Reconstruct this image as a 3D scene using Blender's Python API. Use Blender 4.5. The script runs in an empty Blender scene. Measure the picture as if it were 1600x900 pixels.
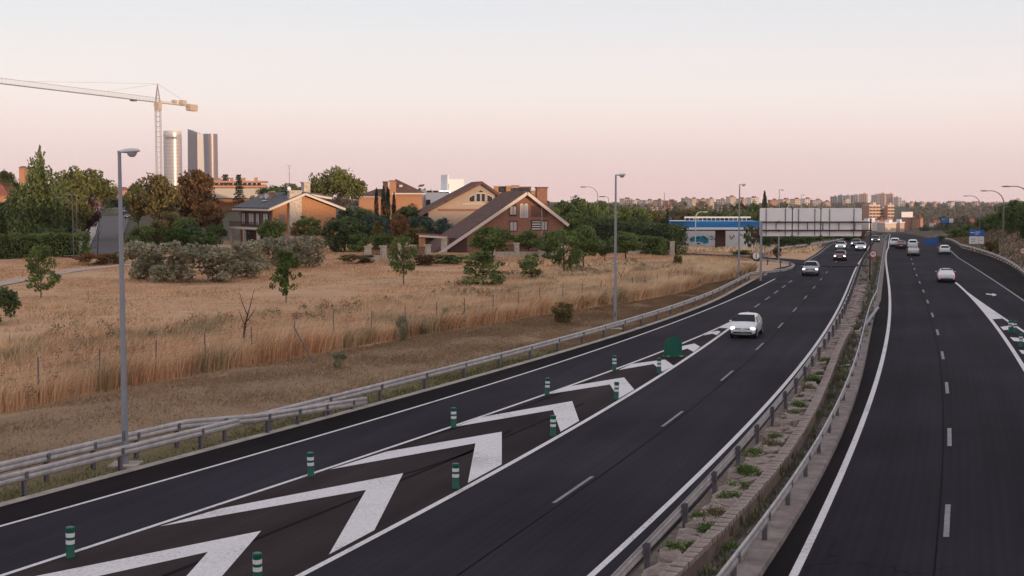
import bpy, math, random
import numpy as np
from mathutils import Vector, Matrix
rnd = random.Random(7)
RNG = np.random.default_rng(11)
scene = bpy.context.scene
COL = scene.collection

# ------------------------------------------------------------------ camera
F_PX, CAM_H, PITCH = 2106.0, 8.6, math.atan(143 / 2106.0)
cam_d = bpy.data.cameras.new('camera')
cam_d.sensor_width = 36.0
cam_d.lens = F_PX / 1600 * 36
cam_d.clip_start, cam_d.clip_end = 0.5, 20000
cam = bpy.data.objects.new('camera', cam_d)
cam.location = (0, 0, CAM_H)
cam.rotation_euler = (math.pi / 2 - PITCH, 0, 0)
COL.objects.link(cam)
scene.camera = cam

# ------------------------------------------------------------------ light
SUN_EL, SUN_BEARING = math.radians(1.9), math.radians(138)   # low sun behind and to the right
world = bpy.data.worlds.new('World'); scene.world = world
world.use_nodes = True
wn, wl = world.node_tree.nodes, world.node_tree.links
bg = wn['Background']
sky = wn.new('ShaderNodeTexSky'); sky.sky_type = 'NISHITA'; sky.sun_disc = False
sky.sun_elevation = SUN_EL; sky.sun_rotation = SUN_BEARING
sky.air_density = 1.0; sky.dust_density = 2.0; sky.ozone_density = 2.0
tc = wn.new('ShaderNodeTexCoord'); sx = wn.new('ShaderNodeSeparateXYZ')
wl.new(tc.outputs['Generated'], sx.inputs[0])
ramp = wn.new('ShaderNodeValToRGB')
stops = [(0.0, (.93, .67, .655)), (.03, (.95, .75, .735)), (.075, (.90, .80, .80)), (.135, (.745, .725, .765)),
         (.26, (.68, .66, .70)), (.6, (.61, .59, .63)), (1.0, (.56, .54, .59))]
while len(ramp.color_ramp.elements) < len(stops): ramp.color_ramp.elements.new(.5)
for e, (p, c) in zip(ramp.color_ramp.elements, stops):
    e.position = p; e.color = (*c, 1)
cn = wn.new('ShaderNodeTexNoise'); cn.inputs['Scale'].default_value = 2.2; cn.inputs['Detail'].default_value = 5
cmap = wn.new('ShaderNodeMapping'); cmap.inputs['Scale'].default_value = (1, 1, 9)
wl.new(tc.outputs['Generated'], cmap.inputs[0]); wl.new(cmap.outputs[0], cn.inputs['Vector'])
cm1 = wn.new('ShaderNodeMath'); cm1.operation = 'MULTIPLY_ADD'; cm1.inputs[1].default_value = .035; cm1.inputs[2].default_value = -.0175
wl.new(cn.outputs[0], cm1.inputs[0])
cm2 = wn.new('ShaderNodeMath'); cm2.operation = 'ADD'; wl.new(sx.outputs[2], cm2.inputs[0]); wl.new(cm1.outputs[0], cm2.inputs[1])
wl.new(cm2.outputs[0], ramp.inputs[0])
SKY_K, SKY_STR = 9.2, 0.11
sc_ = wn.new('ShaderNodeVectorMath'); sc_.operation = 'SCALE'; sc_.inputs[3].default_value = SKY_K
wl.new(ramp.outputs[0], sc_.inputs[0])
mixn = wn.new('ShaderNodeVectorMath'); mixn.operation = 'ADD'
glow = wn.new('ShaderNodeVectorMath'); glow.operation = 'SCALE'; glow.inputs[3].default_value = 1.1
wl.new(sky.outputs[0], glow.inputs[0]); wl.new(glow.outputs[0], mixn.inputs[0]); wl.new(sc_.outputs[0], mixn.inputs[1])
wl.new(mixn.outputs[0], bg.inputs[0]); bg.inputs[1].default_value = SKY_STR
sun_d = bpy.data.lights.new('sun', 'SUN'); sun_d.energy = 3.2; sun_d.angle = math.radians(.5)
sun_d.color = (1, .68, .44)
sun = bpy.data.objects.new('sun', sun_d); COL.objects.link(sun)
to_sun = Vector((math.sin(SUN_BEARING) * math.cos(SUN_EL), math.cos(SUN_BEARING) * math.cos(SUN_EL), math.sin(SUN_EL)))
sun.rotation_euler = to_sun.to_track_quat('Z', 'Y').to_euler()
vs = scene.view_settings
vs.view_transform = 'Standard'; vs.look = 'None'; vs.exposure = 0; vs.gamma = 1; vs.use_curve_mapping = False

# ------------------------------------------------------------------ projection helpers (photo measurements -> metres)
_c, _s = math.cos(PITCH), math.sin(PITCH)
def _ray(px, py):
    a, b = (px - 800) / F_PX, (450 - py) / F_PX
    return a, _c + b * _s, -_s + b * _c
def gp(px, py, z=0.0):
    d = _ray(px, py); t = (z - CAM_H) / d[2]
    return d[0] * t, d[1] * t
def pt(px, py, D):
    d = _ray(px, py); t = D / d[1]
    return d[0] * t, D, CAM_H + d[2] * t
def sst(a, b, x):
    t = np.clip((x - a) / (b - a), 0, 1); return t * t * (3 - 2 * t)

class Line:
    """x as a smooth function of y, straight beyond the measured range"""
    def __init__(s, pix=None, deg=3, far=None, pts=None):
        w = np.array([gp(*p) for p in pix]) if pts is None else np.array(pts, float)
        s.c = np.polyfit(w[:, 1], w[:, 0], min(deg, len(w) - 1))
        s.d = np.polyder(s.c)
        s.y0, s.y1 = w[:, 1].min(), w[:, 1].max()
        s.far = far
    def __call__(s, y):
        y = np.asarray(y, float); yc = np.clip(y, s.y0, s.y1)
        sl = np.polyval(s.d, yc)
        if s.far is not None: sl = np.where(y > s.y1, s.far, sl)
        return np.polyval(s.c, yc) + (y - yc) * sl
FS = .281
ln_edge_mr = Line([(1237,898),(1300,776),(1343,677),(1362,623),(1380,553),(1387,510),(1389.5,447),(1388,387)], far=FS)
ln_edge_ml = Line([(919,900),(1009,820),(1056,773),(1134,703),(1212,623),(1233,597),(1267,550),(1286,520),(1300,495),(1320,458),(1340,418),(1352,398)], far=FS)
ln_rail_ml = Line([(1033,867),(1092,800),(1139,751),(1173,707),(1197,678),(1223,639),(1343,423),(1357,397)], far=FS)
ln_wall = Line([(1087,898),(1150,836),(1212,757),(1286,630),(1300,595),(1327,530)])
ln_rail_mr = Line([(1190,898),(1275,776),(1334,623),(1355,565),(1377,470)], far=FS)
ln_dash_l = Line([(898,764),(1050,655),(1133,589),(1183,545),(1217,513),(1238,488),(1255,468),(1269,453)], far=FS)
ln_dash_r = Line([(1480,819),(1484,685),(1479,606),(1472,555),(1465,520),(1458,493),(1451,474),(1444,458),(1438,444),(1433,433),(1428,417)], far=FS)
ln_asph_l = Line([(0,793),(113,763),(182,742),(307,710),(400,685),(455,671),(506,655),(586,632),(620,623),(700,604),(775,581),(827,567),(872,552),(912,542),(975,522),(1025,506),(1100,477),(1120,469),(1140,460)])
ln_left = Line([(0,830),(167,768),(333,725),(400,710),(500,682),(620,647),(762,602),(835,580),(900,559),(962,536),(1037,507),(1120,479),(1140,470),(1170,456),(1195,443),(1215,434)])
ln_gore_l = Line([(0,898),(103,867),(250,822),(377,778),(483,740),(650,685),(709,665),(852,616),(958,579),(1037,550),(1066,536),(1100,522),(1128,508),(1153,499)])
ln_gore_r = Line([(470,900),(560,853),(659,800),(784,728),(908,661),(950,640),(999,609),(1053,573),(1096,542),(1138,516),(1149,506)])
ln_g2l = Line([(1492,440),(1509,457),(1550,500),(1600,576)], deg=2)
ln_g2r = Line([(1509,457),(1567,498),(1600,520)], deg=2)
ln_edge_r = Line([(1497,403),(1518,415),(1545,433),(1573,453),(1600,469)], deg=2, far=FS)
ln_rail_r = Line([(1500,388),(1520,393),(1543,400),(1568,412),(1600,434)], deg=2, far=FS)
ln_fence = Line([(0,672),(180,640),(253,622),(367,600),(457,582),(530,567),(612,550),(675,540),(750,525),(830,513),(880,502),(960,487),(1025,470),(1100,447)])
def road_left(y):      # left edge of the asphalt: shoulder, then the two-lane road past the access junction
    y = np.asarray(y, float); t = sst(140, 176, y)
    return ln_asph_l(np.minimum(y, 150)) * (1 - t) + (ln_edge_ml(y) - 7.6) * t
def z_road(y):
    y = np.asarray(y, float)
    a = np.clip(y - 225, 0, 50); b = np.clip(y - 275, 0, 725); c = np.clip(y - 1000, 0, 200)
    return -.025 * a * a / 100 - .025 * b - (.025 * c - .025 * c * c / 400)
def terrain(x, y):
    x = np.asarray(x, float); y = np.asarray(y, float)
    zr = z_road(y); rl = road_left(y); rr = ln_rail_r(y)
    far = sst(1000, 2400, y) * 8 - sst(3200, 5500, y) * 70
    asp = x / np.maximum(y, 60); lo = sst(-.03, .06, asp)
    hl = .7 + 4.6 * sst(200, 400, y) * (1 - lo) - (12 - 4.6 * lo) * sst(450 - 200 * lo, 1000, y) - 12 * sst(1000, 1400, y)
    v = rl - x
    w = sst(1.0, 8 + 40 * sst(150, 215, y), v)
    zl = zr + (hl - zr) * w
    zl = zl - 2.3 * sst(212, 250, y) * (1 - sst(330, 420, y)) * sst(2, 8, v) * (1 - sst(30, 48, v))
    r = x - rr
    fade = 1 - sst(300, 520, y)  # unseen hill right of the bank, added and shaped to shade the foreground
    zrt = zr + 5.4 * sst(.8, 17, r) * (1 - .55 * sst(230, 330, y)) + (3.6 + 8.4 * (1 - sst(-35, 25, y))) * sst(38, 110, r) * fade \
        + 6 * sst(8, 110, r) * (1 - fade) * (1 - sst(600, 900, y))
    z = np.where(v > 0, zl, np.where(r > 0, zrt, zr))
    return z + far + np.where((v > 14) | (r > 18), .12 * np.sin(x * .31 + 1.3) * np.sin(y * .27), 0)
def tz(x, y): return float(terrain(x, y))

# ------------------------------------------------------------------ materials
MATS = {}
def mat(name, col, rough=.7, var=.12, scale=4.0, col2=None, metal=0.0, spec=.35, bump=0.0, emit=None, coat=0.0, attr=None, stretch=None, coords='Object', sub=None):
    if name in MATS: return MATS[name]
    m = bpy.data.materials.new(name); m.use_nodes = True
    n, l = m.node_tree.nodes, m.node_tree.links
    b = n['Principled BSDF']
    b.inputs['Roughness'].default_value = rough; b.inputs['Metallic'].default_value = metal
    b.inputs['Specular IOR Level'].default_value = spec
    if coat: b.inputs['Coat Weight'].default_value = coat; b.inputs['Coat Roughness'].default_value = .06
    if emit:
        b.inputs['Emission Color'].default_value = (*emit[0], 1); b.inputs['Emission Strength'].default_value = emit[1]
    t = n.new('ShaderNodeTexCoord'); no = n.new('ShaderNodeTexNoise')
    no.inputs['Scale'].default_value = scale; no.inputs['Detail'].default_value = 6; no.inputs['Roughness'].default_value = .65
    src = t.outputs[coords]
    if stretch:
        mp = n.new('ShaderNodeMapping'); mp.inputs['Scale'].default_value = stretch
        l.new(src, mp.inputs[0]); src = mp.outputs[0]
    l.new(src, no.inputs['Vector'])
    rp = n.new('ShaderNodeValToRGB')
    rp.color_ramp.elements[0].position = .32; rp.color_ramp.elements[1].position = .68
    c2 = col2 or col
    rp.color_ramp.elements[0].color = (*[c * (1 - var) for c in col], 1)
    rp.color_ramp.elements[1].color = (*[min(1, c * (1 + var)) for c in c2], 1)
    l.new(no.outputs[0], rp.inputs[0])
    out = rp.outputs[0]
    if attr:
        at = n.new('ShaderNodeAttribute'); at.attribute_name = attr
        mx = n.new('ShaderNodeMix'); mx.data_type = 'RGBA'; mx.blend_type = 'MULTIPLY'; mx.inputs[0].default_value = 1
        l.new(out, mx.inputs[6]); l.new(at.outputs['Color'], mx.inputs[7]); out = mx.outputs[2]
    l.new(out, b.inputs['Base Color'])
    if bump:
        bp = n.new('ShaderNodeBump'); bp.inputs['Strength'].default_value = bump; bp.inputs['Distance'].default_value = .05
        l.new(no.outputs[0], bp.inputs['Height']); l.new(bp.outputs[0], b.inputs['Normal'])
    MATS[name] = m
    return m
def leaf_mat(name, col, col2, trans=.25, scale=.6):
    """foliage: colour from clump noise times a per-leaf tone, part of the light passing through"""
    if name in MATS: return MATS[name]
    m = mat(name, col, .65, .18, scale, col2, spec=.2, attr='tone')
    n, l = m.node_tree.nodes, m.node_tree.links
    b = n['Principled BSDF']; o = n['Material Output']
    src = b.inputs['Base Color'].links[0].from_socket
    tr = n.new('ShaderNodeBsdfTranslucent'); l.new(src, tr.inputs[0])
    mx = n.new('ShaderNodeMixShader'); mx.inputs[0].default_value = trans
    l.new(b.outputs[0], mx.inputs[1]); l.new(tr.outputs[0], mx.inputs[2]); l.new(mx.outputs[0], o.inputs[0])
    return m

# ------------------------------------------------------------------ mesh builder
class MB:
    def __init__(s): s.v, s.f, s.m = [], [], []
    def add(s, vs_, fs, mi=0):
        o = len(s.v); s.v += [tuple(p) for p in vs_]; s.f += [tuple(o + i for i in f) for f in fs]; s.m += [mi] * len(fs); return s
    def box(s, c, d, rz=0.0, mi=0):
        hx, hy, hz = d[0] / 2, d[1] / 2, d[2] / 2; ca, sa = math.cos(rz), math.sin(rz)
        P = [(c[0] + ca * x - sa * y, c[1] + sa * x + ca * y, c[2] + z) for z in (-hz, hz) for x, y in ((-hx, -hy), (hx, -hy), (hx, hy), (-hx, hy))]
        return s.add(P, [(3, 2, 1, 0), (4, 5, 6, 7), (0, 1, 5, 4), (1, 2, 6, 5), (2, 3, 7, 6), (3, 0, 4, 7)], mi)
    def bar(s, p, q, w, h=None, mi=0):      # square bar between two points
        p, q = Vector(p), Vector(q); h = h or w; d = (q - p).normalized()
        up = Vector((0, 0, 1)) if abs(d.z) < .95 else Vector((0, 1, 0))
        a = d.cross(up).normalized() * w / 2; b = a.cross(d).normalized() * h / 2
        P = [e + i * a + j * b for e in (p, q) for i, j in ((-1, -1), (1, -1), (1, 1), (-1, 1))]
        return s.add(P, [(3, 2, 1, 0), (4, 5, 6, 7), (0, 1, 5, 4), (1, 2, 6, 5), (2, 3, 7, 6), (3, 0, 4, 7)], mi)
    def tube(s, pts, rad, n=8, cap=True, mi=0):
        pts = [Vector(p) for p in pts]; o = len(s.v)
        rad = rad if hasattr(rad, '__len__') else [rad] * len(pts)
        pd = None
        for i, p in enumerate(pts):
            d = (pts[min(i + 1, len(pts) - 1)] - pts[max(i - 1, 0)]).normalized()
            if pd is None: a = d.cross(Vector((0, 0, 1)) if abs(d.z) < .9 else Vector((1, 0, 0))).normalized()
            else: a = (pd - d * pd.dot(d)).normalized()
            pd = a; b = d.cross(a)
            s.v += [tuple(p + (a * math.cos(t) + b * math.sin(t)) * rad[i]) for t in (2 * math.pi * k / n for k in range(n))]
        for i in range(len(pts) - 1):
            for k in range(n):
                s.f.append((o + i * n + k, o + i * n + (k + 1) % n, o + (i + 1) * n + (k + 1) % n, o + (i + 1) * n + k)); s.m.append(mi)
        if cap:
            s.f.append(tuple(o + k for k in range(n - 1, -1, -1))); s.m.append(mi)
            s.f.append(tuple(o + (len(pts) - 1) * n + k for k in range(n))); s.m.append(mi)
        return s
    def lathe(s, prof, n=16, c=(0, 0, 0), mi=0):
        o = len(s.v)
        for r, z in prof:
            s.v += [(c[0] + r * math.cos(2 * math.pi * k / n), c[1] + r * math.sin(2 * math.pi * k / n), c[2] + z) for k in range(n)]
        for i in range(len(prof) - 1):
            for k in range(n):
                s.f.append((o + i * n + k, o + i * n + (k + 1) % n, o + (i + 1) * n + (k + 1) % n, o + (i + 1) * n + k)); s.m.append(mi)
        s.f.append(tuple(o + (len(prof) - 1) * n + k for k in range(n))); s.m.append(mi)
        return s
    def slab(s, quad, t, mi=0):             # quad thickened downwards along its normal
        q = [Vector(p) for p in quad]; nn = (q[1] - q[0]).cross(q[-1] - q[0]).normalized() * t
        n = len(q); P = q + [p - nn for p in q]
        return s.add(P, [tuple(range(n)), tuple(range(2 * n - 1, n - 1, -1))] + [(i, i + n, (i + 1) % n + n, (i + 1) % n) for i in range(n)], mi)
    def prism(s, poly, y0, y1, mi=0):       # polygon in x,z pushed from y0 to y1
        n = len(poly); P = [(x, y0, z) for x, z in poly] + [(x, y1, z) for x, z in poly]
        return s.add(P, [tuple(range(n)), tuple(range(2 * n - 1, n - 1, -1))] + [((i + 1) % n, i, i + n, (i + 1) % n + n) for i in range(n)], mi)
    def plan(s, poly, z0, z1, mi=0):        # polygon in x,y raised from z0 to z1
        n = len(poly); P = [(x, y, z0) for x, y in poly] + [(x, y, z1) for x, y in poly]
        return s.add(P, [tuple(range(n - 1, -1, -1)), tuple(range(n, 2 * n))] + [(i, (i + 1) % n, (i + 1) % n + n, i + n) for i in range(n)], mi)
    def xf(s, M):
        s.v = [tuple(M @ Vector(p)) for p in s.v]; return s
    def build(s, name, m, parent=None, smooth=False, loc=None):
        me = bpy.data.meshes.new(name); me.from_pydata(s.v, [], s.f)
        ms = m if isinstance(m, (list, tuple)) else [m]
        for k in ms: me.materials.append(k)
        if len(ms) > 1: me.polygons.foreach_set('material_index', s.m)
        if smooth:
            me.polygons.foreach_set('use_smooth', [True] * len(me.polygons))
            try: me.set_sharp_from_angle(angle=math.radians(38))
            except Exception: pass
        me.update()
        return link(name, me, parent, loc)
def link(name, data, parent=None, loc=None):
    o = bpy.data.objects.new(name, data); COL.objects.link(o)
    if parent is not None: o.parent = parent
    if loc is not None: o.location = loc
    return o
def tag(o, label=None, cat=None, group=None, kind=None):
    if label: o['label'] = label
    if cat: o['category'] = cat
    if group: o['group'] = group
    if kind: o['kind'] = kind
    return o
def thing(name, label, cat, loc=(0, 0, 0), rz=0.0, group=None):
    o = link(name, None); o.location = loc; o.rotation_euler = (0, 0, rz); o.empty_display_size = .3
    return tag(o, label, cat, group)
def copy_tree(o, parent=None):
    c = o.copy(); COL.objects.link(c); c.parent = parent
    for ch in o.children: copy_tree(ch, c)
    return c
ORD = 'first second third fourth fifth sixth seventh eighth ninth tenth eleventh twelfth thirteenth fourteenth fifteenth sixteenth'.split()

def np_mesh(name, V, Fq, m, parent=None, tone=None, k=4):
    """fast mesh: V (n,3), Fq (m,k) faces of k corners, per-face grey tone"""
    me = bpy.data.meshes.new(name)
    nf = len(Fq)
    me.vertices.add(len(V)); me.vertices.foreach_set('co', np.asarray(V, np.float32).ravel())
    me.loops.add(nf * k); me.loops.foreach_set('vertex_index', np.asarray(Fq, np.int32).ravel())
    me.polygons.add(nf); me.polygons.foreach_set('loop_start', np.arange(nf, dtype=np.int32) * k)
    me.update(calc_edges=True)
    if tone is not None:
        a = me.attributes.new('tone', 'FLOAT_COLOR', 'FACE')
        t = np.asarray(tone, np.float32)
        if t.ndim == 1: t = np.stack([t, t, t], 1)
        a.data.foreach_set('color', np.concatenate([t, np.ones((nf, 1), np.float32)], 1).ravel())
    me.materials.append(m)
    return link(name, me, parent)

# palette
def road_mat(name, col, spec=.12, tracks=1.0, crack=.5):
    m = mat(name, col, .78, .16, .55, [c * 1.2 for c in col], spec=spec, stretch=(1.6, .05, 1), coords='UV')
    n, l = m.node_tree.nodes, m.node_tree.links; b = n['Principled BSDF']; uv = n['Texture Coordinate'].outputs['UV']
    src = b.inputs['Base Color'].links[0].from_socket
    def noise(scale, detail, v=None):
        q = n.new('ShaderNodeTexNoise'); q.inputs['Scale'].default_value = scale; q.inputs['Detail'].default_value = detail; l.new(v or uv, q.inputs['Vector']); return q.outputs[0]
    def remap(sock, a, c, lo, hi):
        q = n.new('ShaderNodeMapRange'); q.inputs[1].default_value = a; q.inputs[2].default_value = c; q.inputs[3].default_value = lo; q.inputs[4].default_value = hi; l.new(sock, q.inputs[0]); return q.outputs[0]
    def mul(a, c):
        q = n.new('ShaderNodeMath'); q.operation = 'MULTIPLY'; l.new(a, q.inputs[0]); l.new(c, q.inputs[1]); return q.outputs[0]
    mp = n.new('ShaderNodeMapping'); mp.inputs['Scale'].default_value = (3.65, .004, 1); l.new(uv, mp.inputs[0])
    wv = n.new('ShaderNodeTexWave'); wv.inputs['Scale'].default_value = .32; wv.inputs['Distortion'].default_value = 1.2; wv.inputs['Detail Scale'].default_value = .4; l.new(mp.outputs[0], wv.inputs[0])
    f = remap(wv.outputs['Fac'], 0, 1, 1 - .13 * tracks, 1 + .10 * tracks)
    f = mul(f, remap(noise(.09, 4), .35, .65, .70, 1.28))
    f = mul(f, remap(noise(28, 3), .3, .7, .80, 1.22))
    vo = n.new('ShaderNodeTexVoronoi'); vo.feature = 'DISTANCE_TO_EDGE'; vo.inputs['Scale'].default_value = .16
    wob = n.new('ShaderNodeTexNoise'); wob.inputs['Scale'].default_value = .9; wob.inputs['Detail'].default_value = 6; l.new(uv, wob.inputs['Vector'])
    ad = n.new('ShaderNodeVectorMath'); ad.operation = 'MULTIPLY_ADD'; ad.inputs[1].default_value = (2.4, 2.4, 0); l.new(wob.outputs['Color'], ad.inputs[0]); l.new(uv, ad.inputs[2]); l.new(ad.outputs[0], vo.inputs['Vector'])
    gate = remap(noise(.05, 2), .52, .60, 0, 1)
    ck = remap(vo.outputs['Distance'], .002, .007, crack, 0)
    q = n.new('ShaderNodeMath'); q.operation = 'MULTIPLY_ADD'; q.inputs[2].default_value = 1; l.new(ck, q.inputs[0])
    ng = n.new('ShaderNodeMath'); ng.operation = 'MULTIPLY'; ng.inputs[1].default_value = -1; l.new(gate, ng.inputs[0]); l.new(ng.outputs[0], q.inputs[1])
    f = mul(f, q.outputs[0])
    mx = n.new('ShaderNodeVectorMath'); mx.operation = 'SCALE'; l.new(src, mx.inputs[0]); l.new(f, mx.inputs[3]); l.new(mx.outputs[0], b.inputs['Base Color'])
    return m
M_asph = road_mat('asphalt', (.0215, .0172, .0245), spec=.05, tracks=.6)
M_asph_r = road_mat('asphalt_newer', (.0175, .0142, .020), spec=.04, tracks=.6)
M_shoulder = road_mat('asphalt_shoulder', (.0145, .0112, .0122), spec=.02, tracks=.2)
M_gore = road_mat('asphalt_gore', (.033, .0245, .0255), spec=.02, tracks=.3, crack=.6)
M_skid = mat('tyre_rubber_on_road', (.011, .009, .010), .85, .3, 1.5, spec=.03)
M_paint = mat('road_paint', (.66, .615, .61), .65, .07, 11, (.71, .665, .66), stretch=(1, .4, 1))
def wear(m, base, amount=.5):
    n, l = m.node_tree.nodes, m.node_tree.links; b = n['Principled BSDF']; src = b.inputs['Base Color'].links[0].from_socket; v = n['Texture Coordinate'].outputs['Object']
    a = n.new('ShaderNodeTexNoise'); a.inputs['Scale'].default_value = 9; a.inputs['Detail'].default_value = 8; a.inputs['Roughness'].default_value = .75; l.new(v, a.inputs['Vector'])
    g = n.new('ShaderNodeTexNoise'); g.inputs['Scale'].default_value = .45; g.inputs['Detail'].default_value = 3; l.new(v, g.inputs['Vector'])
    s_ = n.new('ShaderNodeMath'); s_.operation = 'MULTIPLY_ADD'; s_.inputs[1].default_value = .55; l.new(g.outputs[0], s_.inputs[0]); l.new(a.outputs[0], s_.inputs[2])
    r = n.new('ShaderNodeMapRange'); r.inputs[1].default_value = .56; r.inputs[2].default_value = .72; r.inputs[3].default_value = amount; r.inputs[4].default_value = 0; l.new(s_.outputs[0], r.inputs[0])
    x = n.new('ShaderNodeMix'); x.data_type = 'RGBA'; x.inputs[7].default_value = (*base, 1); l.new(r.outputs[0], x.inputs[0]); l.new(src, x.inputs[6]); l.new(x.outputs[2], b.inputs['Base Color'])
wear(M_paint, (.10, .09, .09), .6)
M_paint_worn = mat('road_paint_worn', (.22, .215, .225), .7, .25, 3.0)
M_galv = mat('galvanised_steel', (.42, .39, .39), .5, .15, 2.0, (.50, .46, .45), metal=.35)
M_post = mat('steel_post', (.16, .15, .17), .6, .2, 3.0, metal=.3)
M_conc = mat('concrete', (.34, .29, .26), .9, .22, 1.2, (.42, .36, .31), bump=.3)
M_conc_dk = mat('concrete_dirty', (.15, .125, .11), .95, .28, .9, (.21, .17, .145), bump=.3)
M_stone = mat('sandstone', (.25, .195, .17), .95, .28, 2.2, (.34, .265, .23), bump=.5)
M_green = mat('marker_green', (.008, .105, .068), .45, .1, 5.0)
M_white = mat('white_plastic', (.74, .73, .73), .5, .05, 5.0)
M_pole = mat('lamp_pole_steel', (.30, .31, .35), .55, .1, 1.0, metal=.35)
M_lampdk = mat('lamp_pole_dark', (.17, .155, .155), .6, .1, 1.0, metal=.2)
M_lamp = mat('lamp_head_grey', (.62, .62, .65), .4, .05, 3.0)
M_bowl = mat('lamp_bowl', (.45, .42, .40), .2, .05, 3.0, spec=.6)
M_trunk = mat('bark', (.10, .07, .055), .95, .25, 3.0)
M_glass = mat('window_glass', (.03, .035, .045), .12, .1, 1.0, spec=.7)
M_curt = mat('curtained_glass', (.42, .40, .42), .3, .1, 2.0, spec=.5)

# ------------------------------------------------------------------ ground sheet
def ground():
    ys = [-80.0]
    while ys[-1] < 6500:
        y = ys[-1]; ys.append(y + (3.0 if y < 200 else 6.0 if y < 420 else 6 + (y - 420) * .06))
    ys = np.array(ys)
    vl = np.concatenate([np.arange(0, 30, 1.5), np.arange(30, 120, 5), np.geomspace(120, 3500, 34)])[::-1]
    mid = np.linspace(0, 1, 14)[1:-1]
    vr = np.concatenate([np.arange(0, 24, 1.5), np.arange(24, 130, 6), np.geomspace(130, 3500, 30)])
    rl, rr = road_left(ys), ln_rail_r(ys)
    X = np.concatenate([rl[:, None] - vl[None], rl[:, None] + (rr - rl)[:, None] * mid[None], rr[:, None] + vr[None]], 1)
    Y = np.repeat(ys[:, None], X.shape[1], 1)
    Z = terrain(X, Y)
    inr = (X > rl[:, None] - .01) & (X < rr[:, None] + .5)
    Z = Z - np.where(inr, .07, 0) + np.where(~inr & (Y < 180), .05 * np.sin(X * 1.7) * np.sin(Y * 1.3 + X), 0)
    ny, nx = X.shape
    V = np.stack([X.ravel(), Y.ravel(), Z.ravel()], 1)
    i = np.arange(ny - 1)[:, None] * nx + np.arange(nx - 1)[None]
    Fq = np.stack([i, i + 1, i + nx + 1, i + nx], -1).reshape(-1, 4)
    cx, cy = V[Fq].mean(1)[:, 0], V[Fq].mean(1)[:, 1]
    v = road_left(cy) - cx; r = cx - ln_rail_r(cy); fd = ln_fence(np.minimum(cy, 135)) - cx
    base = np.zeros((len(cx), 3))
    def put(w, c):
        base[:] = base * (1 - w[:, None]) + np.array(c) * w[:, None]
    put(np.ones(len(cx)), (.11, .088, .058))                               # far land, greyed to paint in haze
    put((1 - sst(250, 420, cy)) * (1 - sst(215, 240, cy) * sst(-.35, -.30, -cx / np.maximum(cy, 60))), (.60, .375, .225))                          # dry field
    put(sst(0, 1, v) * (1 - sst(-1, .5, fd)) * (1 - sst(140, 160, cy)), (.34, .225, .14))   # verge
    put(sst(-.2, .5, v) * (1 - sst(1.5, 4, v)) * (1 - sst(60, 130, cy)), (.20, .165, .085))
    put(sst(0, 2, r) * (1 - sst(300, 600, cy)), (.25, .175, .12))          # right-hand bank
    put(sst(-.5, .2, -v) * sst(-.5, .2, -r) * (1 - sst(250, 300, cy)), (.15, .125, .11))
    m = mat('dry_ground', (1, 1, 1), .95, .22, .22, (1, 1, 1), attr='tone', spec=.1, bump=.6)
    n, l = m.node_tree.nodes, m.node_tree.links
    big = n.new('ShaderNodeTexNoise'); big.inputs['Scale'].default_value = 3.2; big.inputs['Detail'].default_value = 8
    l.new(n['Texture Coordinate'].outputs['Object'], big.inputs['Vector'])
    o = np_mesh('ground', V, Fq, m, tone=base)
    return tag(o, kind='structure')
ground()

# ------------------------------------------------------------------ road sheets and markings
def ribbon(name, fl, fr, ys, dz, m, parent=None, nx=2, off=0):
    ys = np.asarray(ys, float); xl, xr = fl(ys), fr(ys); zr = z_road(ys) + dz
    V, UV = [], []
    for k in range(nx):
        t = k / (nx - 1)
        V.append(np.stack([xl + (xr - xl) * t, ys, zr], 1))
    V = np.stack(V, 1).reshape(-1, 3); ny = len(ys)
    i = np.arange(ny - 1)[:, None] * nx + np.arange(nx - 1)[None]
    Fq = np.stack([i, i + 1, i + nx + 1, i + nx], -1).reshape(-1, 4)
    o = np_mesh(name, V, Fq, m, parent)
    uv = o.data.uv_layers.new(name='UVMap')
    ax = ln_edge_mr(V[:, 1])
    P = np.stack([(V[:, 0] - ax) * .95, V[:, 1]], 1)[Fq.ravel()].astype(np.float32)
    uv.data.foreach_set('uv', P.ravel())
    return o
YR = np.concatenate([np.arange(-60, 20, 10), np.arange(20, 290, 4.0), np.arange(290, 1001, 30), np.arange(1000, 1301, 30)])
road_l = tag(ribbon('carriageway', road_left, lambda y: ln_edge_ml(y) + .75, YR, 0, M_asph, nx=6), kind='structure')
road_r = tag(ribbon('carriageway', lambda y: ln_rail_mr(y) - .2, lambda y: ln_rail_r(y) + .4, YR, 0, M_asph_r, nx=6), kind='structure')
tag(ribbon('hard_shoulder', lambda y: road_left(y) + .02, lambda y: np.minimum(ln_left(y) - .12, road_left(y) + 6), np.arange(-10, 139, 3), .004, M_shoulder), kind='structure')
tag(ribbon('hard_shoulder', lambda y: ln_rail_mr(y) + .01, lambda y: ln_edge_mr(y) - .12, np.arange(-10, 400, 4), .004, M_shoulder), kind='structure')
tag(ribbon('hard_shoulder', lambda y: ln_edge_r(y) + .12, lambda y: ln_rail_r(y) + .3, np.arange(60, 300, 4), .004, M_shoulder), kind='structure')
gore = tag(ribbon('painted_island', ln_gore_l, ln_gore_r, np.arange(8, 91, 2), .004, M_gore), kind='structure')
tag(ribbon('gutter', lambda y: road_left(y) - .42, lambda y: road_left(y) - .0, np.arange(-10, 141, 3), .012, M_conc), kind='structure')

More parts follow.
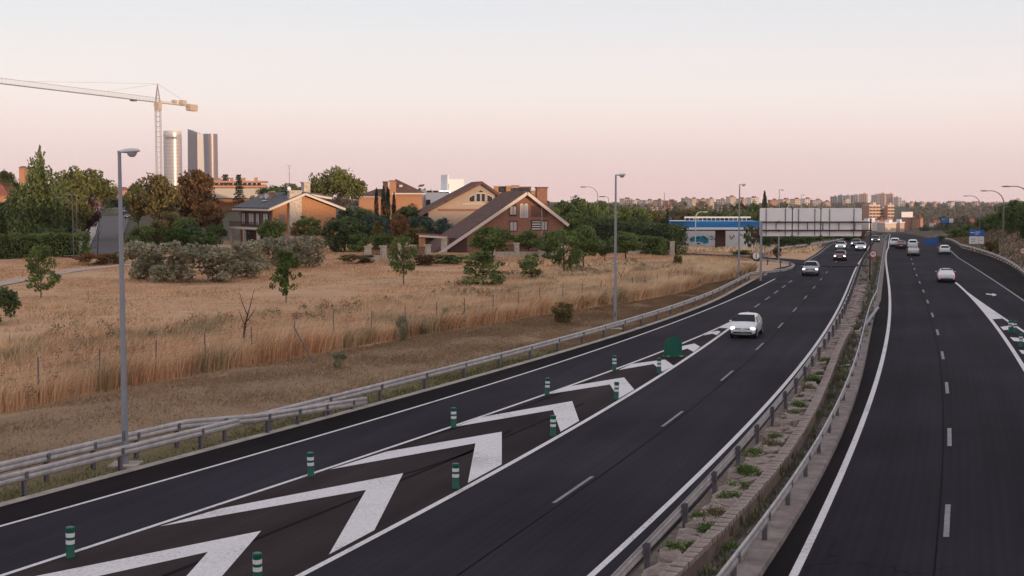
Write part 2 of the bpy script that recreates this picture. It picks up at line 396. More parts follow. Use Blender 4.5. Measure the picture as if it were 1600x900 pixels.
def stripe(name, fn, y0, y1, w, m=M_paint, parent=None, step=2.0, dz=.008):
    return ribbon(name, lambda y: fn(y) - w / 2, lambda y: fn(y) + w / 2, np.linspace(y0, y1, max(2, int((y1 - y0) / step) + 1)), dz, m, parent)
stripe('edge_line', ln_edge_ml, -10, 900, .18, parent=road_l, step=3)
stripe('edge_line', ln_edge_mr, -10, 900, .21, parent=road_r, step=3)
stripe('edge_line', ln_edge_r, 60, 225, .2, M_paint_worn, parent=road_r)
stripe('edge_line', ln_left, 5, 141, .15, parent=road_l, step=2)
stripe('edge_line', lambda y: ln_edge_ml(y) - 7.1, 176, 600, .2, M_paint_worn, parent=road_l, step=4)
stripe('island_line', ln_gore_l, 8, 93, .17, parent=gore)
stripe('island_line', ln_gore_r, 8, 91, .20, parent=gore, dz=.009)
stripe('island_line', ln_g2l, 60, 135, .24, parent=road_r)
stripe('island_line', lambda y: ln_g2r(y) + .1, 60, 121, .22, parent=road_r, dz=.0095)
P0 = 37.4
for k in range(28):
    stripe('lane_dash', ln_dash_l, P0 + 12.62 * (k - 2), P0 + 12.62 * (k - 2) + 3.6, .12, M_paint_worn, road_l)
P0 = 33.6
for k in range(28):
    stripe('lane_dash', ln_dash_r, P0 + 12.45 * (k - 2), P0 + 12.45 * (k - 2) + 3.6, .15, M_paint_worn, road_r)
ln_dash_x = Line([(1153,499),(1190,470),(1232,444),(1262,418)], deg=2)
for k in range(6):
    stripe('lane_dash', ln_dash_x, 97 + 7.5 * k, 97 + 7.5 * k + 3.5, .16, M_paint_worn, road_l)
def flat_mark(name, pix, m, parent, dz=.012):
    P = [gp(*p) for p in pix]
    a = sum(P[i][0] * P[(i + 1) % len(P)][1] - P[(i + 1) % len(P)][0] * P[i][1] for i in range(len(P)))
    if a < 0: P = P[::-1]
    b = MB(); b.add([(x, y, float(z_road(y)) + dz) for x, y in P], [tuple(range(len(P)))])
    return b.build(name, m, parent)
for pix in ([(-40,922),(60,900),(408,830),(332,918),(276,918),(325,863),(90,915)],
            [(250,823),(345,795),(630,740),(585,829),(514,867),(572,766)],
            [(515,734),(604,706),(784,675),(784,726),(731,755),(743,693)],
            [(712,667),(753,652),(894,627),(905,658),(876,675),(864,641)],
            [(858,616),(889,604),(975,590),(991,609),(967,623),(953,601)],
            [(966,578.5),(987,569),(1039,562),(1053,572),(1035,581),(1021,569)],
            [(1046,553),(1066,541),(1085,537),(1094,542),(1084,550),(1074,545)],
            [(1099,524.5),(1110,519),(1122,517),(1126,518.5),(1120,524),(1113,521.5)],
            [(1122,512.6),(1153,499),(1149,506),(1139,513.2)]):
    flat_mark('chevron', pix, M_paint, gore)
flat_mark('island_wedge', [(1509,457),(1566,498),(1550,499)], M_paint, road_r)
for pix in ([(1563,511),(1577,509),(1580,515),(1568,516)], [(1578,527),(1600,529),(1604,535),(1584,533)], [(1592,547),(1612,549),(1616,556),(1597,553)]):
    flat_mark('island_bar', pix, M_paint, road_r)
flat_mark('lane_arrow', [(1540,458.6),(1551,459.6),(1551,458.3),(1558,461),(1551,463),(1551,461.4),(1541,460.2)], M_paint, road_r)

for pix in ([(120,960),(287,887),(400,838),(500,800),(620,752),(731,710),(800,680),(855,660),(905,630)], [(560,760),(650,739),(731,705),(800,672)], [(640,690),(760,655),(860,620),(930,592)]):
    w = np.array([gp(*p) for p in pix]); c = np.polyfit(w[:, 1], w[:, 0], 2)
    stripe('skid_mark', lambda y, c=c: np.polyval(c, y), max(w[:, 1].min(), 26), w[:, 1].max(), .16, M_skid, gore, step=2, dz=.0062)
stripe('tar_joint', lambda y: ln_dash_l(y) + .22, 10, 330, .05, M_skid, road_l, step=4, dz=.005)
stripe('tar_joint', lambda y: ln_dash_r(y) - .22, 10, 330, .05, M_skid, road_r, step=4, dz=.005)

# access road to the filling station and the island across the junction
def strip_road(name, pts, w, dz, m, kind='structure'):
    b = MB(); pts = [Vector((p[0], p[1], 0)) for p in pts]; L, R = [], []
    for i, p in enumerate(pts):
        d = (pts[min(i + 1, len(pts) - 1)] - pts[max(i - 1, 0)]).normalized(); nrm = Vector((-d.y, d.x, 0)) * w / 2
        for lst, q in ((L, p + nrm), (R, p - nrm)): lst.append((q.x, q.y, tz(q.x, q.y) + dz))
    n = len(pts); b.add(L + R, [(i, i + n, i + n + 1, i + 1) for i in range(n - 1)])
    return tag(b.build(name, m), kind=kind)
strip_road('access_road', [(42, 165), (39, 174), (35, 184), (29, 190), (21, 193), (8, 197)], 6.5, .06, M_asph)
strip_road('access_kerb', [(36, 190), (30, 195.5), (22, 198), (9, 202)], 1.3, .12, M_conc)

# ------------------------------------------------------------------ street: climbs between the gardens
def street():
    b = MB(); rows = []
    for py_, D, pl, pr in ((404, 172, 128, 190), (385, 205, 140, 192), (365, 250, 150, 194), (345, 310, 156, 203), (331, 380, 158, 206), (328, 430, 160, 207)):
        x0, x1 = pt(pl, 400, D)[0], pt(pr, 400, D)[0]
        rows.append(((x0, D), (x1, D)))
    P = []
    a, c = rows[0]; rows = [((a[0] + .6, a[1] - 5), (c[0] + .6, c[1] - 5))] + rows
    for i, (a, c) in enumerate(rows):
        for q in (a, c): P.append((q[0], q[1], tz(*q) + (.16 if i else -.25)))
    b.add(P, [(2 * i, 2 * i + 1, 2 * i + 3, 2 * i + 2) for i in range(len(rows) - 1)])
    tag(b.build('street', mat('street_asphalt', (.105, .09, .088), .9, .15, .5)), kind='structure')
    b = MB(); P = []
    rows = rows[1:]
    for a, c in rows:
        for q, o in ((a, -2.4), (a, 0)): P.append((q[0] + o, q[1], tz(q[0], q[1]) + .30))
    b.add(P, [(2 * i, 2 * i + 1, 2 * i + 3, 2 * i + 2) for i in range(len(rows) - 1)])
    tag(b.build('pavement', M_conc), kind='structure')
    strip_road('footpath', [gp(-60, 455, .7), gp(20, 440, .7), gp(100, 425, .7), gp(170, 417, .7), gp(230, 412, .7)], 2.6, .09,
               mat('path_dust', (.46, .36, .29), .95, .1, .6))
street()

# ------------------------------------------------------------------ guardrails
WPROF = [(.02, .44), (.055, .485), (.055, .555), (.032, .60), (.055, .645), (.055, .715), (.02, .76)]
def polyline(fn, y0, y1, step):
    ys = np.arange(y0, y1 + step * .5, step); return [(float(fn(y)), float(y)) for y in ys]
def walk(pts, spacing, start=0.0):
    """points every SPACING metres along a polyline, with headings"""
    out, acc, nxt = [], 0.0, start
    for a, b in zip(pts, pts[1:]):
        L = math.dist(a, b)
        while nxt <= acc + L:
            t = (nxt - acc) / L; out.append((a[0] + (b[0] - a[0]) * t, a[1] + (b[1] - a[1]) * t, math.atan2(b[1] - a[1], b[0] - a[0]))); nxt += spacing
        acc += L
    return out
POST_ME = None
def guardrail(name, label, pts, side, spacing, zf, post_h=.8, group='guardrails along the motorway', inset=.12, rusty=False, beam_z=0):
    """side +1: the traffic face looks to the right of the walking direction"""
    global POST_ME
    ox, oy = pts[0]; oz = zf(ox, oy)
    root = thing(name, label, 'guardrail', (ox, oy, oz), group=group)
    b = MB(); n = len(WPROF); P = []
    for i, (x, y) in enumerate(pts):
        a, c = pts[max(i - 1, 0)], pts[min(i + 1, len(pts) - 1)]
        d = Vector((c[0] - a[0], c[1] - a[1], 0)).normalized(); nr = Vector((d.y, -d.x, 0)) * side
        z = zf(x, y) - oz + beam_z
        P += [(x - ox + nr.x * o, y - oy + nr.y * o, z + h) for o, h in WPROF]
    fs = [(i * n + k, i * n + k + 1, (i + 1) * n + k + 1, (i + 1) * n + k) for i in range(len(pts) - 1) for k in range(n - 1)]
    b.add(P, fs)
    o = b.build('beam', M_galv, root, smooth=True)
    sol = o.modifiers.new('thickness', 'SOLIDIFY'); sol.thickness = .012
    if POST_ME is None:
        q = MB(); q.box((0, .05, .25), (.012, .12, 1.0)); q.box((0, -.005, .25), (.10, .012, 1.0)); q.box((0, .105, .25), (.10, .012, 1.0))
        q.box((0, -.05, .6), (.12, .08, .2)); q.box((0, -.092, .6), (.04, .02, .04))
        tmp = q.build('post', M_post); POST_ME = tmp.data; bpy.data.objects.remove(tmp)
    for x, y, h in walk(pts, spacing, .4):
        p = link('post', POST_ME, root, (x - ox - math.sin(h) * -.0, y - oy, zf(x, y) - oz))
        p.rotation_euler = (rnd.uniform(-.025, .025), rnd.uniform(-.025, .025), h + (0 if side > 0 else math.pi))
    return root
zr_f = lambda x, y: float(z_road(y))
g_off = lambda y: ln_asph_l(y) - .55
pl_ = polyline(g_off, 20, 140, 2.0)
pl_ += [(29.6, 146.5), (31.6, 152), (32.9, 157), (33.3, 161.5), (32.8, 166), (31.5, 171)]
guardrail('guardrail', 'long galvanised guardrail between the slip lane and the dry grass verge', pl_, 1, 4.0, zr_f)
bk = polyline(lambda y: g_off(y) - .85 + .015 * max(0, y - 44), 20, 46, 2.0) + [(-9.1, 48.1), (-8.0, 50.6), (-7.0, 53.0), (-6.0, 55.0)]
guardrail('guardrail', 'short second guardrail running behind the first around the foot of the tall lamp post', bk, 1, 2.0, lambda x, y: float(z_road(y)) + (.18 if y < 46 else max(-.38, .18 - (y - 46) * .062)))
guardrail('guardrail', 'median guardrail on dark posts beside the oncoming lanes and the broken stone bed', polyline(ln_rail_ml, 10, 420, 3.0), -1, 4.2, zr_f)
guardrail('guardrail', 'median guardrail on the low concrete strip beside the outbound lanes', polyline(lambda y: ln_rail_mr(y) - .42, 10, 420, 3.0), 1, 4.0, lambda x, y: float(z_road(y)) + .12)
guardrail('guardrail', 'guardrail at the foot of the earth bank beyond the exit lane', polyline(ln_rail_r, 118, 330, 3.0), -1, 4.0, zr_f)
def jn(y): return float(ln_edge_ml(y)) - 11.5 - 4 * float(sst(185, 215, y))
guardrail('guardrail', 'pale guardrail curving along the merge lane past the overhead sign', [(34.8, 187), (37.5, 197), (41, 206), (44.5, 214), (49, 222), (55, 235), (62, 255), (69, 280), (80, 320)], 1, 4.0, lambda x, y: float(z_road(y)), beam_z=.1)

# ------------------------------------------------------------------ median bed: stones, coping wall, channel, weeds
def median():
    zf = lambda y: z_road(y)
    ys = np.arange(-10, 420, 3.0)
    tag(ribbon('median_channel', lambda y: ln_wall(np.minimum(y, 82)) + .2 + (ln_rail_ml(y) + 2.2 - ln_wall(82) - .2) * (y > 82) if False else np.where(y < 82, ln_wall(y) + .2, ln_rail_ml(y) + .3), ln_rail_mr, ys, -.03, M_conc_dk, nx=4), kind='structure')
    bed = tag(ribbon('median_bed', lambda y: ln_rail_ml(y) - .25, lambda y: np.where(y < 82, ln_wall(y) + .05, ln_rail_ml(y) + 1.6), ys, .03, mat('median_soil', (.115, .085, .07), .95, .3, 2.0, (.17, .13, .105), bump=.6), nx=3), kind='structure')
    # low retaining wall with a coping of small blocks
    wall = tag(link('low_wall', None), 'low stone retaining wall between the weedy median bed and the concrete channel', 'wall')
    x0, y0 = float(ln_wall(12)), 12.0; wall.location = (x0, y0, 0)
    pts = polyline(ln_wall, 12, 82, 2.0)
    b = MB()
    for (ax, ay), (cx, cy) in zip(pts, pts[1:]):
        b.add([(ax - x0, ay - y0, -.2), (cx - x0, cy - y0, -.2), (cx - x0, cy - y0, .40), (ax - x0, ay - y0, .40),
               (ax - .26 - x0, ay - y0, -.2), (cx - .26 - x0, cy - y0, -.2), (cx - .26 - x0, cy - y0, .40), (ax - .26 - x0, ay - y0, .40)],
              [(0, 1, 2, 3), (3, 2, 6, 7), (5, 4, 7, 6)])
    b.build('wall_face', mat('wall_stone', (.31, .205, .15), .95, .4, 1.3, (.21, .155, .125), bump=.4, stretch=(1, 1, .25)), wall)
    meshes = []
    for k in range(5):
        q = MB(); L, w, h = .36 + .05 * rnd.random(), .30 + .03 * rnd.random(), .12 + .02 * rnd.random()
        q.box((0, 0, h / 2), (L, w, h)); q.v = [(x + rnd.uniform(-.014, .014), y + rnd.uniform(-.014, .014), z + rnd.uniform(-.012, .012)) for x, y, z in q.v]
        t = q.build('coping_stone', M_stone); meshes.append(t.data); bpy.data.objects.remove(t)
    for x, y, h in walk(pts, .435):
        o = link('coping_stone', meshes[rnd.randrange(5)], wall, (x - .12 - x0, y - y0, .39)); o.rotation_euler = (rnd.uniform(-.05, .05), 0, h + rnd.uniform(-.07, .07))
    # broken sandstone slabs lying on the bed
    sm = []
    for k in range(7):
        n = 7; q = MB(); P = []
        for i in range(n):
            a = 2 * math.pi * i / n + rnd.uniform(-.25, .25); rr = rnd.uniform(.75, 1.05)
            P.append((math.cos(a) * .62 * rr, math.sin(a) * .40 * rr))
        h = .12 + .05 * rnd.random()
        bot, top = [(x * 1.06, y * 1.06, -.12) for x, y in P], [(x * .93, y * .93, h + rnd.uniform(-.035, .035)) for x, y in P]
        q.add(bot + top + [(0, 0, h + .02)], [(i, (i + 1) % n, (i + 1) % n + n, i + n) for i in range(n)] + [(i + n, (i + 1) % n + n, 2 * n) for i in range(n)])
        t = q.build('stone', M_stone); sm.append(t.data); bpy.data.objects.remove(t)
    for y in np.arange(24, 128, .62):
        a, c = float(ln_rail_ml(y)) + .35, float(ln_wall(y) if y < 82 else ln_rail_ml(y) + 1.5) - .55
        nacross = 2 if c - a > .45 else 1
        for k in range(nacross):
            if rnd.random() < .16: continue
            x = a + (c - a) * ((k + rnd.uniform(.25, .75)) / nacross)
            o = link('stone', sm[rnd.randrange(7)], bed, (x, y + rnd.uniform(-.2, .2), float(zf(y)) + .08 + rnd.uniform(-.03, .05)))
            o.rotation_euler = (rnd.uniform(-.10, .10), rnd.uniform(-.12, .12), 1.25 + rnd.uniform(-.5, .5)); s = rnd.uniform(.75, 1.15); o.scale = (s, s, 1)
    # concrete footing strip under the outbound rail
    b = MB(); pts = polyline(ln_rail_mr, -6, 300, 3.0)
    for (ax, ay), (cx, cy) in zip(pts, pts[1:]):
        za, zc = float(zf(ay)), float(zf(cy))
        b.add([(ax - .72, ay, za - .1), (cx - .72, cy, zc - .1), (cx - .72, cy, zc + .12), (ax - .72, ay, za + .12),
               (ax - .06, ay, za + .12), (cx - .06, cy, zc + .12), (cx, cy, zc - .1), (ax, ay, za - .1)],
              [(0, 3, 2, 1), (3, 4, 5, 2), (4, 7, 6, 5)])
    tag(b.build('concrete_kerb', mat('kerb_concrete', (.19, .15, .14), .95, .25, 1.6, (.25, .20, .18), bump=.3)), kind='structure')
median()

def cards(P, size, rng, up=0.0, aspect=1.4):
    """one pointed leaf-clump quad per point, at random angles"""
    n = len(P); nrm = rng.normal(size=(n, 3)); nrm[:, 2] += up; nrm /= np.linalg.norm(nrm, axis=1)[:, None]
    a = np.cross(nrm, rng.normal(size=(n, 3))); a /= np.linalg.norm(a, axis=1)[:, None]; b = np.cross(nrm, a)
    s = (size * rng.uniform(.6, 1.35, n))[:, None]
    V = np.stack([P - a * s * aspect / 2, P + b * s * .42 - a * s * .1, P + a * s * aspect / 2, P - b * s * .42 + a * s * .06], 1).reshape(-1, 3)
    return V, np.arange(n * 4).reshape(-1, 4)
def in_ball(n, rng, inner=.45):
    d = rng.normal(size=(n, 3)); d /= np.linalg.norm(d, axis=1)[:, None]
    return d * (inner ** 3 + (1 - inner ** 3) * rng.uniform(size=n))[:, None] ** (1 / 3)
def blades(n, h0, h1, w, lean, seed, spread=.16, curve=.35):
    """a tuft of n tapering blades -> V, F(3)"""
    r = np.random.default_rng(seed)
    a = r.uniform(0, 2 * np.pi, n); rad = r.uniform(0, spread, n); h = r.uniform(h0, h1, n); l = r.uniform(.2, 1, n) * lean * h
    c, s_ = np.cos(a), np.sin(a); base = np.stack([c * rad, s_ * rad, np.zeros(n)], 1)
    tip = base + np.stack([c * l, s_ * l, h], 1); mid = base + np.stack([c * l * curve, s_ * l * curve, h * .58], 1)
    p = np.stack([-s_, c, np.zeros(n)], 1) * w / 2
    V = np.stack([base - p, base + p, mid + p * .8, mid - p * .8, tip], 1).reshape(-1, 3)
    i = np.arange(n)[:, None] * 5
    F = np.concatenate([i + [[0, 1, 2]], i + [[0, 2, 3]], i + [[3, 2, 4]]], 0)
    return V, F
M_weed = leaf_mat('weed_green', (.10, .165, .035), (.17, .24, .065), .3)
M_weed_dry = leaf_mat('weed_dry', (.26, .21, .12), (.20, .17, .08), .3)
def weeds():
    tm = []
    for k in range(4):
        V, Fq = blades(90, .15, .55, .028, .8, k, .28)
        rg = np.random.default_rng(k); pp = in_ball(420, rng=rg, inner=.2) * np.array((.40, .34, .24)) + (0, 0, .20)
        lump = .06 * rg.normal(size=(9, 3)); pp = pp + lump[rg.integers(0, 9, 420)] * (1, 1, .6)
        V2, F2 = cards(pp, .075, rg, up=.4); F2 = F2 + len(V)
        V = np.concatenate([V, V2]); Fq = np.concatenate([Fq, F2[:, [0, 1, 2]], F2[:, [0, 2, 3]]])
        t = np_mesh('weed_clump', V, Fq, M_weed if k < 3 else M_weed_dry, tone=RNG.uniform(.6, 1.3, len(Fq)), k=3); tm.append(t.data); bpy.data.objects.remove(t)
    pix = [(1090,812),(1052,870),(1084,862),(1180,720),(1165,745),(1178,716),(1140,785),(1156,768),(1172,748),(1118,812),(1213,690),(1232,660),(1248,640),(1252,625),(1270,600),(1290,570),(1145,862),(1110,838),(1202,700),(1222,676),(1240,652),(1262,612),(1280,588)]
    for i, (px, py) in enumerate(sorted(pix, key=lambda p: -p[1])):
        x, y = gp(px, py, .1)
        o = link('weed_clump', tm[3 if i % 7 == 5 else rnd.randrange(3)], None, (x, y, .12)); s = rnd.uniform(.5, 1.0); o.scale = (s, s, s * rnd.uniform(.6, 1)); o.rotation_euler = (0, 0, rnd.uniform(0, 6))
        tag(o, ('dry yellow' if i % 7 == 5 else 'green') + ' weed clump on the stone median, ' + ((ORD + 'seventeenth eighteenth nineteenth twentieth twenty-first twenty-second'.split() + ['last'])[i]) + ' from its near end', 'weed', 'weed clumps on the stone median')
    # sparse low weeds nobody could count: along the channel and further up the median
    Vs, Fs, o = [], [], 0
    for k in range(620):
        y = rnd.uniform(26, 190)
        side = rnd.random()
        x = float(ln_rail_mr(y)) - rnd.uniform(.75, 1.2) if side < .55 else float(ln_rail_ml(y)) + rnd.uniform(.3, 2.2)
        V, Fq = blades(14, .08, .34, .035, .8, k, .16)
        V = V + [x, y, float(z_road(y)) + (.0 if side < .55 else .1)]
        Vs.append(V); Fs.append(Fq + o); o += len(V)
    n = sum(len(f) for f in Fs); t = RNG.uniform(.5, 1.1, n)
    tag(np_mesh('weeds', np.concatenate(Vs), np.concatenate(Fs), mat('weed_grey', (.13, .15, .07), .9, .3, .4, (.20, .19, .11), attr='tone'), tone=t, k=3), kind='stuff')
weeds()

# grey pole knocked over, propped on the outbound rail; a broken board in the channel
def fallen_pole():
    x, y = gp(1343, 522); x2, y2 = gp(1372, 482, .8)
    r = thing('broken_pole', 'grey lamp pole knocked over in the median and propped on the guardrail', 'pole', (x, y, 0))
    b = MB(); b.tube([(0, 0, .12), (x2 - x, y2 - y, .86)], [.12, .085], 10); b.build('pole', M_pole, r, smooth=True)
    b = MB(); b.box((-.1, -.15, .12), (.45, .45, .24)); b.build('base_plate', M_conc, r)
    x, y = gp(1327, 572)
    b = MB(); b.box((0, 0, .06), (1.5, .22, .05), .5); o = b.build('board', M_white, loc=(x, y, 0))
    tag(o, 'pale broken board lying in the concrete channel of the median', 'board')
fallen_pole()

# ------------------------------------------------------------------ bollards and nose marker
def bollards():
    root = thing('bollard', '', 'bollard')
    b = MB(); b.lathe([(.115, 0), (.115, .04), (.10, .06), (.10, .64), (.106, .66), (.106, .72), (.085, .74), (.03, .745)], 18); b.build('post', M_green, root, smooth=True)
    for z in (.33, .50):
        b = MB(); b.lathe([(.100, z), (.1035, z), (.1035, z + .10), (.100, z + .10)], 18); b.build('reflective_band', M_white, root, smooth=True)
    rows = [('slip lane side', [(110,871),(486,744),(709,668),(855,617),(960,579)]), ('motorway side', [(403,915),(712,763),(864,681),(963,624),(1030,583)])]
    first = True
    for nm, pix in rows:
        for i, p in enumerate(pix):
            o = root if first else copy_tree(root); first = False
            x, y = gp(*p); o.location = (x, y, .005); o.rotation_euler = (rnd.uniform(-.03, .03), rnd.uniform(-.03, .03), rnd.uniform(0, 6))
            tag(o, 'green white-banded bollard on the %s of the chevrons, %s from the near end' % (nm, ORD[i]), 'bollard', 'green bollards round the chevron island')
    for i, p in enumerate([(1578,519),(1586,520),(1595,542)]):
        o = copy_tree(root); x, y = gp(*p); o.location = (x, y, .005); o.rotation_euler = (0, 0, i)
        tag(o, ['green bollard at the tip of the exit lane island', 'green bollard touching the one at the exit island tip', 'green bollard on the exit lane island behind the wedge'][i], 'bollard', 'green bollards on the exit island')
bollards()
def nose():
    x, y = gp(1051, 557)
    r = thing('nose_marker', 'large green round-topped nose marker standing at the tip of the chevron island', 'road marker', (x, y, .004), rz=.12)
    b = MB(); n, rows = 13, []
    for i in range(n):
        t = -1 + 2 * i / (n - 1); X = .50 * math.sin(t * 1.35) / math.sin(1.35); Yo = .30 * math.cos(t * 1.35)
        top = .62 + .50 * math.sqrt(max(0, 1 - (X / .505) ** 2)) * (.9 + .1 * (1 - abs(X) / .5))
        rows.append((X, -Yo, top))
    P = []
    for X, Y, top in rows: P += [(X, Y, .03), (X, Y, top), (X * .94, Y + .05, top - .01), (X * .94, Y + .05, .03)]
    fs = []
    for i in range(n - 1):
        o = i * 4
        for k in range(4): fs.append((o + k, o + (k + 1) % 4, o + 4 + (k + 1) % 4, o + 4 + k))
    fs += [(3, 2, 1, 0), tuple((n - 1) * 4 + k for k in range(4))]
    b.add(P, fs); b.build('shell', M_green, r, smooth=True)
    b = MB(); b.prism([(-.46, .05), (.46, .05)] + [(.46 * math.cos(a), .62 + .42 * math.sin(a)) for a in np.linspace(0, math.pi, 11)], -.04, .02); b.build('back_plate', M_green, r)
    b = MB(); b.box((0, -.14, .02), (1.08, .5, .06)); b.build('base', M_green, r)
    for sx in (-.34, .34):
        b = MB(); b.box((sx, -.42, .06), (.12, .06, .05)); b.build('foot_bolt', mat('yellowish_plastic', (.35, .40, .22), .6), r)
nose()

# ------------------------------------------------------------------ lamp posts
def cobra_head(root, z, L=1.0, s=.62, ang=.0):
    h = MB(); prof = []
    secs = [(-.10, .06, .06), (.10, .10, .10), (.30, .21, .15), (.62, .25, .17), (.92, .21, .13), (1.05, .08, .05)]
    P = []; n = 10
    for x, w, t in secs:
        for k in range(n):
            a = 2 * math.pi * k / n; P.append((x * s, w * s * math.cos(a), z + t * s * (math.sin(a) if math.sin(a) > 0 else .5 * math.sin(a)) + .05 * s * x))
    fs = [(i * n + k, i * n + (k + 1) % n, (i + 1) * n + (k + 1) % n, (i + 1) * n + k) for i in range(len(secs) - 1) for k in range(n)] + [tuple(range(n - 1, -1, -1)), tuple((len(secs) - 1) * n + k for k in range(n))]
    h.add(P, fs); hd = h.build('lamp_head', M_lamp, root, smooth=True)
    b = MB(); b.lathe([(.02, -.24), (.10, -.22), (.17, -.13), (.20, 0)], 12, c=(0, 0, 0)); b.v = [(x * 1.35 * s + .64 * s, y * s, zz * s + z - .02 * s) for x, y, zz in b.v]
    b.build('bowl', M_bowl, hd, smooth=True)
def lamp_post(label, foot, top_py, H=None, head_dir=0.0, group='lamp posts along the guardrail'):
    x, y = gp(*foot, .1) if len(foot) == 2 else foot[:2]
    z = tz(x, y) - .03 if len(foot) == 2 else foot[2]
    if H is None: H = pt(foot[0], top_py, y)[2] - z
    r = thing('lamp_post', label, 'street lamp', (x, y, z), rz=head_dir, group=group)
    b = MB(); b.tube([(0, 0, 0), (0, 0, .9), (0, 0, H * .5), (0, 0, H)], [.115, .105, .085, .055], 12); b.build('pole', M_pole, r, smooth=True)
    b = MB(); b.box((0, 0, .01), (.9, .9, .16)); b.build('footing', M_conc, r)
    b = MB(); b.box((0, -.108, 1.0), (.10, .03, .32)); b.build('hatch', M_post, r)
    cobra_head(r, H - .03)
    return r
lamp_post('tall single-arm lamp post behind the doubled guardrail', (196, 722), 236)
lamp_post('grey lamp post beside the guardrail near the green nose marker', (961, 512), 273)
lamp_post('slender lamp post in the grass before the blue canopy', (1154, 441), 288)
for i, (px, top, D, lab) in enumerate(((1218, 296, 178, 'lamp post rising behind the overhead sign, the taller of two'), (1252, 304, 230, 'small lamp post rising behind the overhead sign, the shorter of two'))):
    x, _, zt = pt(px, top, D); z = tz(x, D); lamp_post(lab, (x, D, z), None, H=zt - z)
def arc_lamp(label, px, top, D, foot_z=None, arm=2.4, side=-1, group='curved-arm lamp posts on the earth bank', white=False, name='lamp_post', rad=.10):
    x, _, zt = pt(px, top, D); z = tz(x, D) - .1; H = zt - z
    m = M_lamp if white else M_lampdk
    r = thing(name, label, 'street lamp', (x, D, z), group=group)
    b = MB(); R = min(1.9, arm * .75)
    pts = [(0, 0, 0), (0, 0, H * .5), (0, 0, H - R)] + [(side * R * (1 - math.cos(a)) * 1.05, 0, H - R + R * math.sin(a)) for a in np.linspace(.2, 1.5, 7)] + [(side * arm, 0, H - .02)]
    b.tube(pts, list(np.linspace(rad, rad * .5, len(pts))), 10); b.build('pole', m, r, smooth=True)
    h = MB(); n = 8; P = []
    secs = [(arm - .1, .05, .05), (arm + .15, .14, .08), (arm + .6, .16, .09), (arm + .95, .06, .04)]
    for xx, w, t in secs:
        for k in range(n):
            a = 2 * math.pi * k / n; P.append((side * xx, w * math.cos(a), H - .02 + t * math.sin(a)))
    h.add(P, [(i * n + k, i * n + (k + 1) % n, (i + 1) * n + (k + 1) % n, (i + 1) * n + k) for i in range(3) for k in range(n)] + [tuple(range(n)), tuple(3 * n + k for k in range(n))])
    h.build('lamp_head', M_lamp if white else M_post, r, smooth=True)
    return r
arc_lamp('curved-arm lamp post beside the blue and white sign, tallest on the bank', 1569, 298, 190)
arc_lamp('curved-arm lamp post on the bank between two others', 1532, 306, 262)
arc_lamp('curved-arm lamp post on the bank farthest down the road', 1510, 314, 350)
arc_lamp('curved-arm lamp post on the bank partly cut by the picture edge', 1612, 291, 150)
arc_lamp('white curved lamp standing before the blue filling station canopy', 1087, 331, 255, arm=1.4, side=1, group='white lamps of the filling station', white=True)
arc_lamp('thin lamp post by the clipped hedge, arm towards the poplar', 113, 309, 172, arm=1.5, rad=.055, group='thin lamps by the clipped hedge')
arc_lamp('straight thin lamp post beside the hedge, closer to the street', 119, 304, 186, arm=.5, rad=.055, group='thin lamps by the clipped hedge')
arc_lamp('double-headed mast standing over the dark trees by the brick house', 934, 292, 225, arm=2.0, rad=.06, group='masts over the dark trees')
arc_lamp('thin lamp post among the dark trees behind the clipped hedge', 951, 307, 215, arm=.6, rad=.05, group='masts over the dark trees')

# ------------------------------------------------------------------ wire fence along the tall grass
def fence():
    pts = polyline(lambda y: ln_fence(y) - .5, 44, 128, 2.0)
    ox, oy = pts[0]
    r = thing('wire_fence', 'thin wire fence on slim grey posts along the edge of the tall dry grass', 'fence', (ox, oy, 0))
    q = MB(); q.tube([(0, 0, -.2), (0, 0, 1.75)], .03, 6); t = q.build('post', M_post); me = t.data; bpy.data.objects.remove(t)
    for x, y, h in walk(pts, 3.4, 1.2):
        o = link('post', me, r, (x - ox, y - oy, tz(x, y))); o.rotation_euler = (rnd.uniform(-.05, .05), rnd.uniform(-.05, .05), 0)
    b = MB()
    for k in range(6):
        for a, c in zip(pts, pts[1:]):
            b.bar((a[0] - ox, a[1] - oy, tz(*a) + .25 + .27 * k), (c[0] - ox, c[1] - oy, tz(*c) + .25 + .27 * k), .008)
    b.build('wire', M_post, r)
    x, y = gp(470, 573, .4); x2, y2 = gp(490, 580, .3)
    b = MB(); b.tube([(0, 0, 0), (-1.0, .35, 1.75)], .03, 6); o = b.build('brace_pole', M_post, loc=(x2, y2, tz(x2, y2)))
    tag(o, 'slanting brace pole leaning on the wire fence in the tall grass', 'pole')
fence()

# ------------------------------------------------------------------ cars
M_tyre = mat('tyre_rubber', (.02, .02, .022), .85, .1, 5)
M_rim = mat('wheel_rim', (.38, .38, .40), .35, .1, 5, metal=.7)
M_cglass = mat('car_glass', (.008, .009, .013), .12, .1, 2, spec=.22)
M_black = mat('black_trim', (.018, .018, .02), .6, .1, 5)
M_hl = mat('headlight_lit', (.8, .8, .8), .2, .02, 5, emit=((1, .95, .88), 3.2))
M_hl_off = mat('headlight_glass', (.6, .6, .62), .15, .05, 5, spec=.7)
M_tl = mat('tail_light_red', (.30, .012, .012), .25, .1, 5, spec=.6)
M_tl_on = mat('tail_light_lit', (.5, .02, .02), .25, .1, 5, emit=((1, .12, .08), 1.4))
M_plate = mat('number_plate', (.6, .6, .58), .5, .05, 9)
def car_paint(nm, c): return mat('paint_' + nm, c, .28, .03, 2.0, spec=.5, coat=.6)
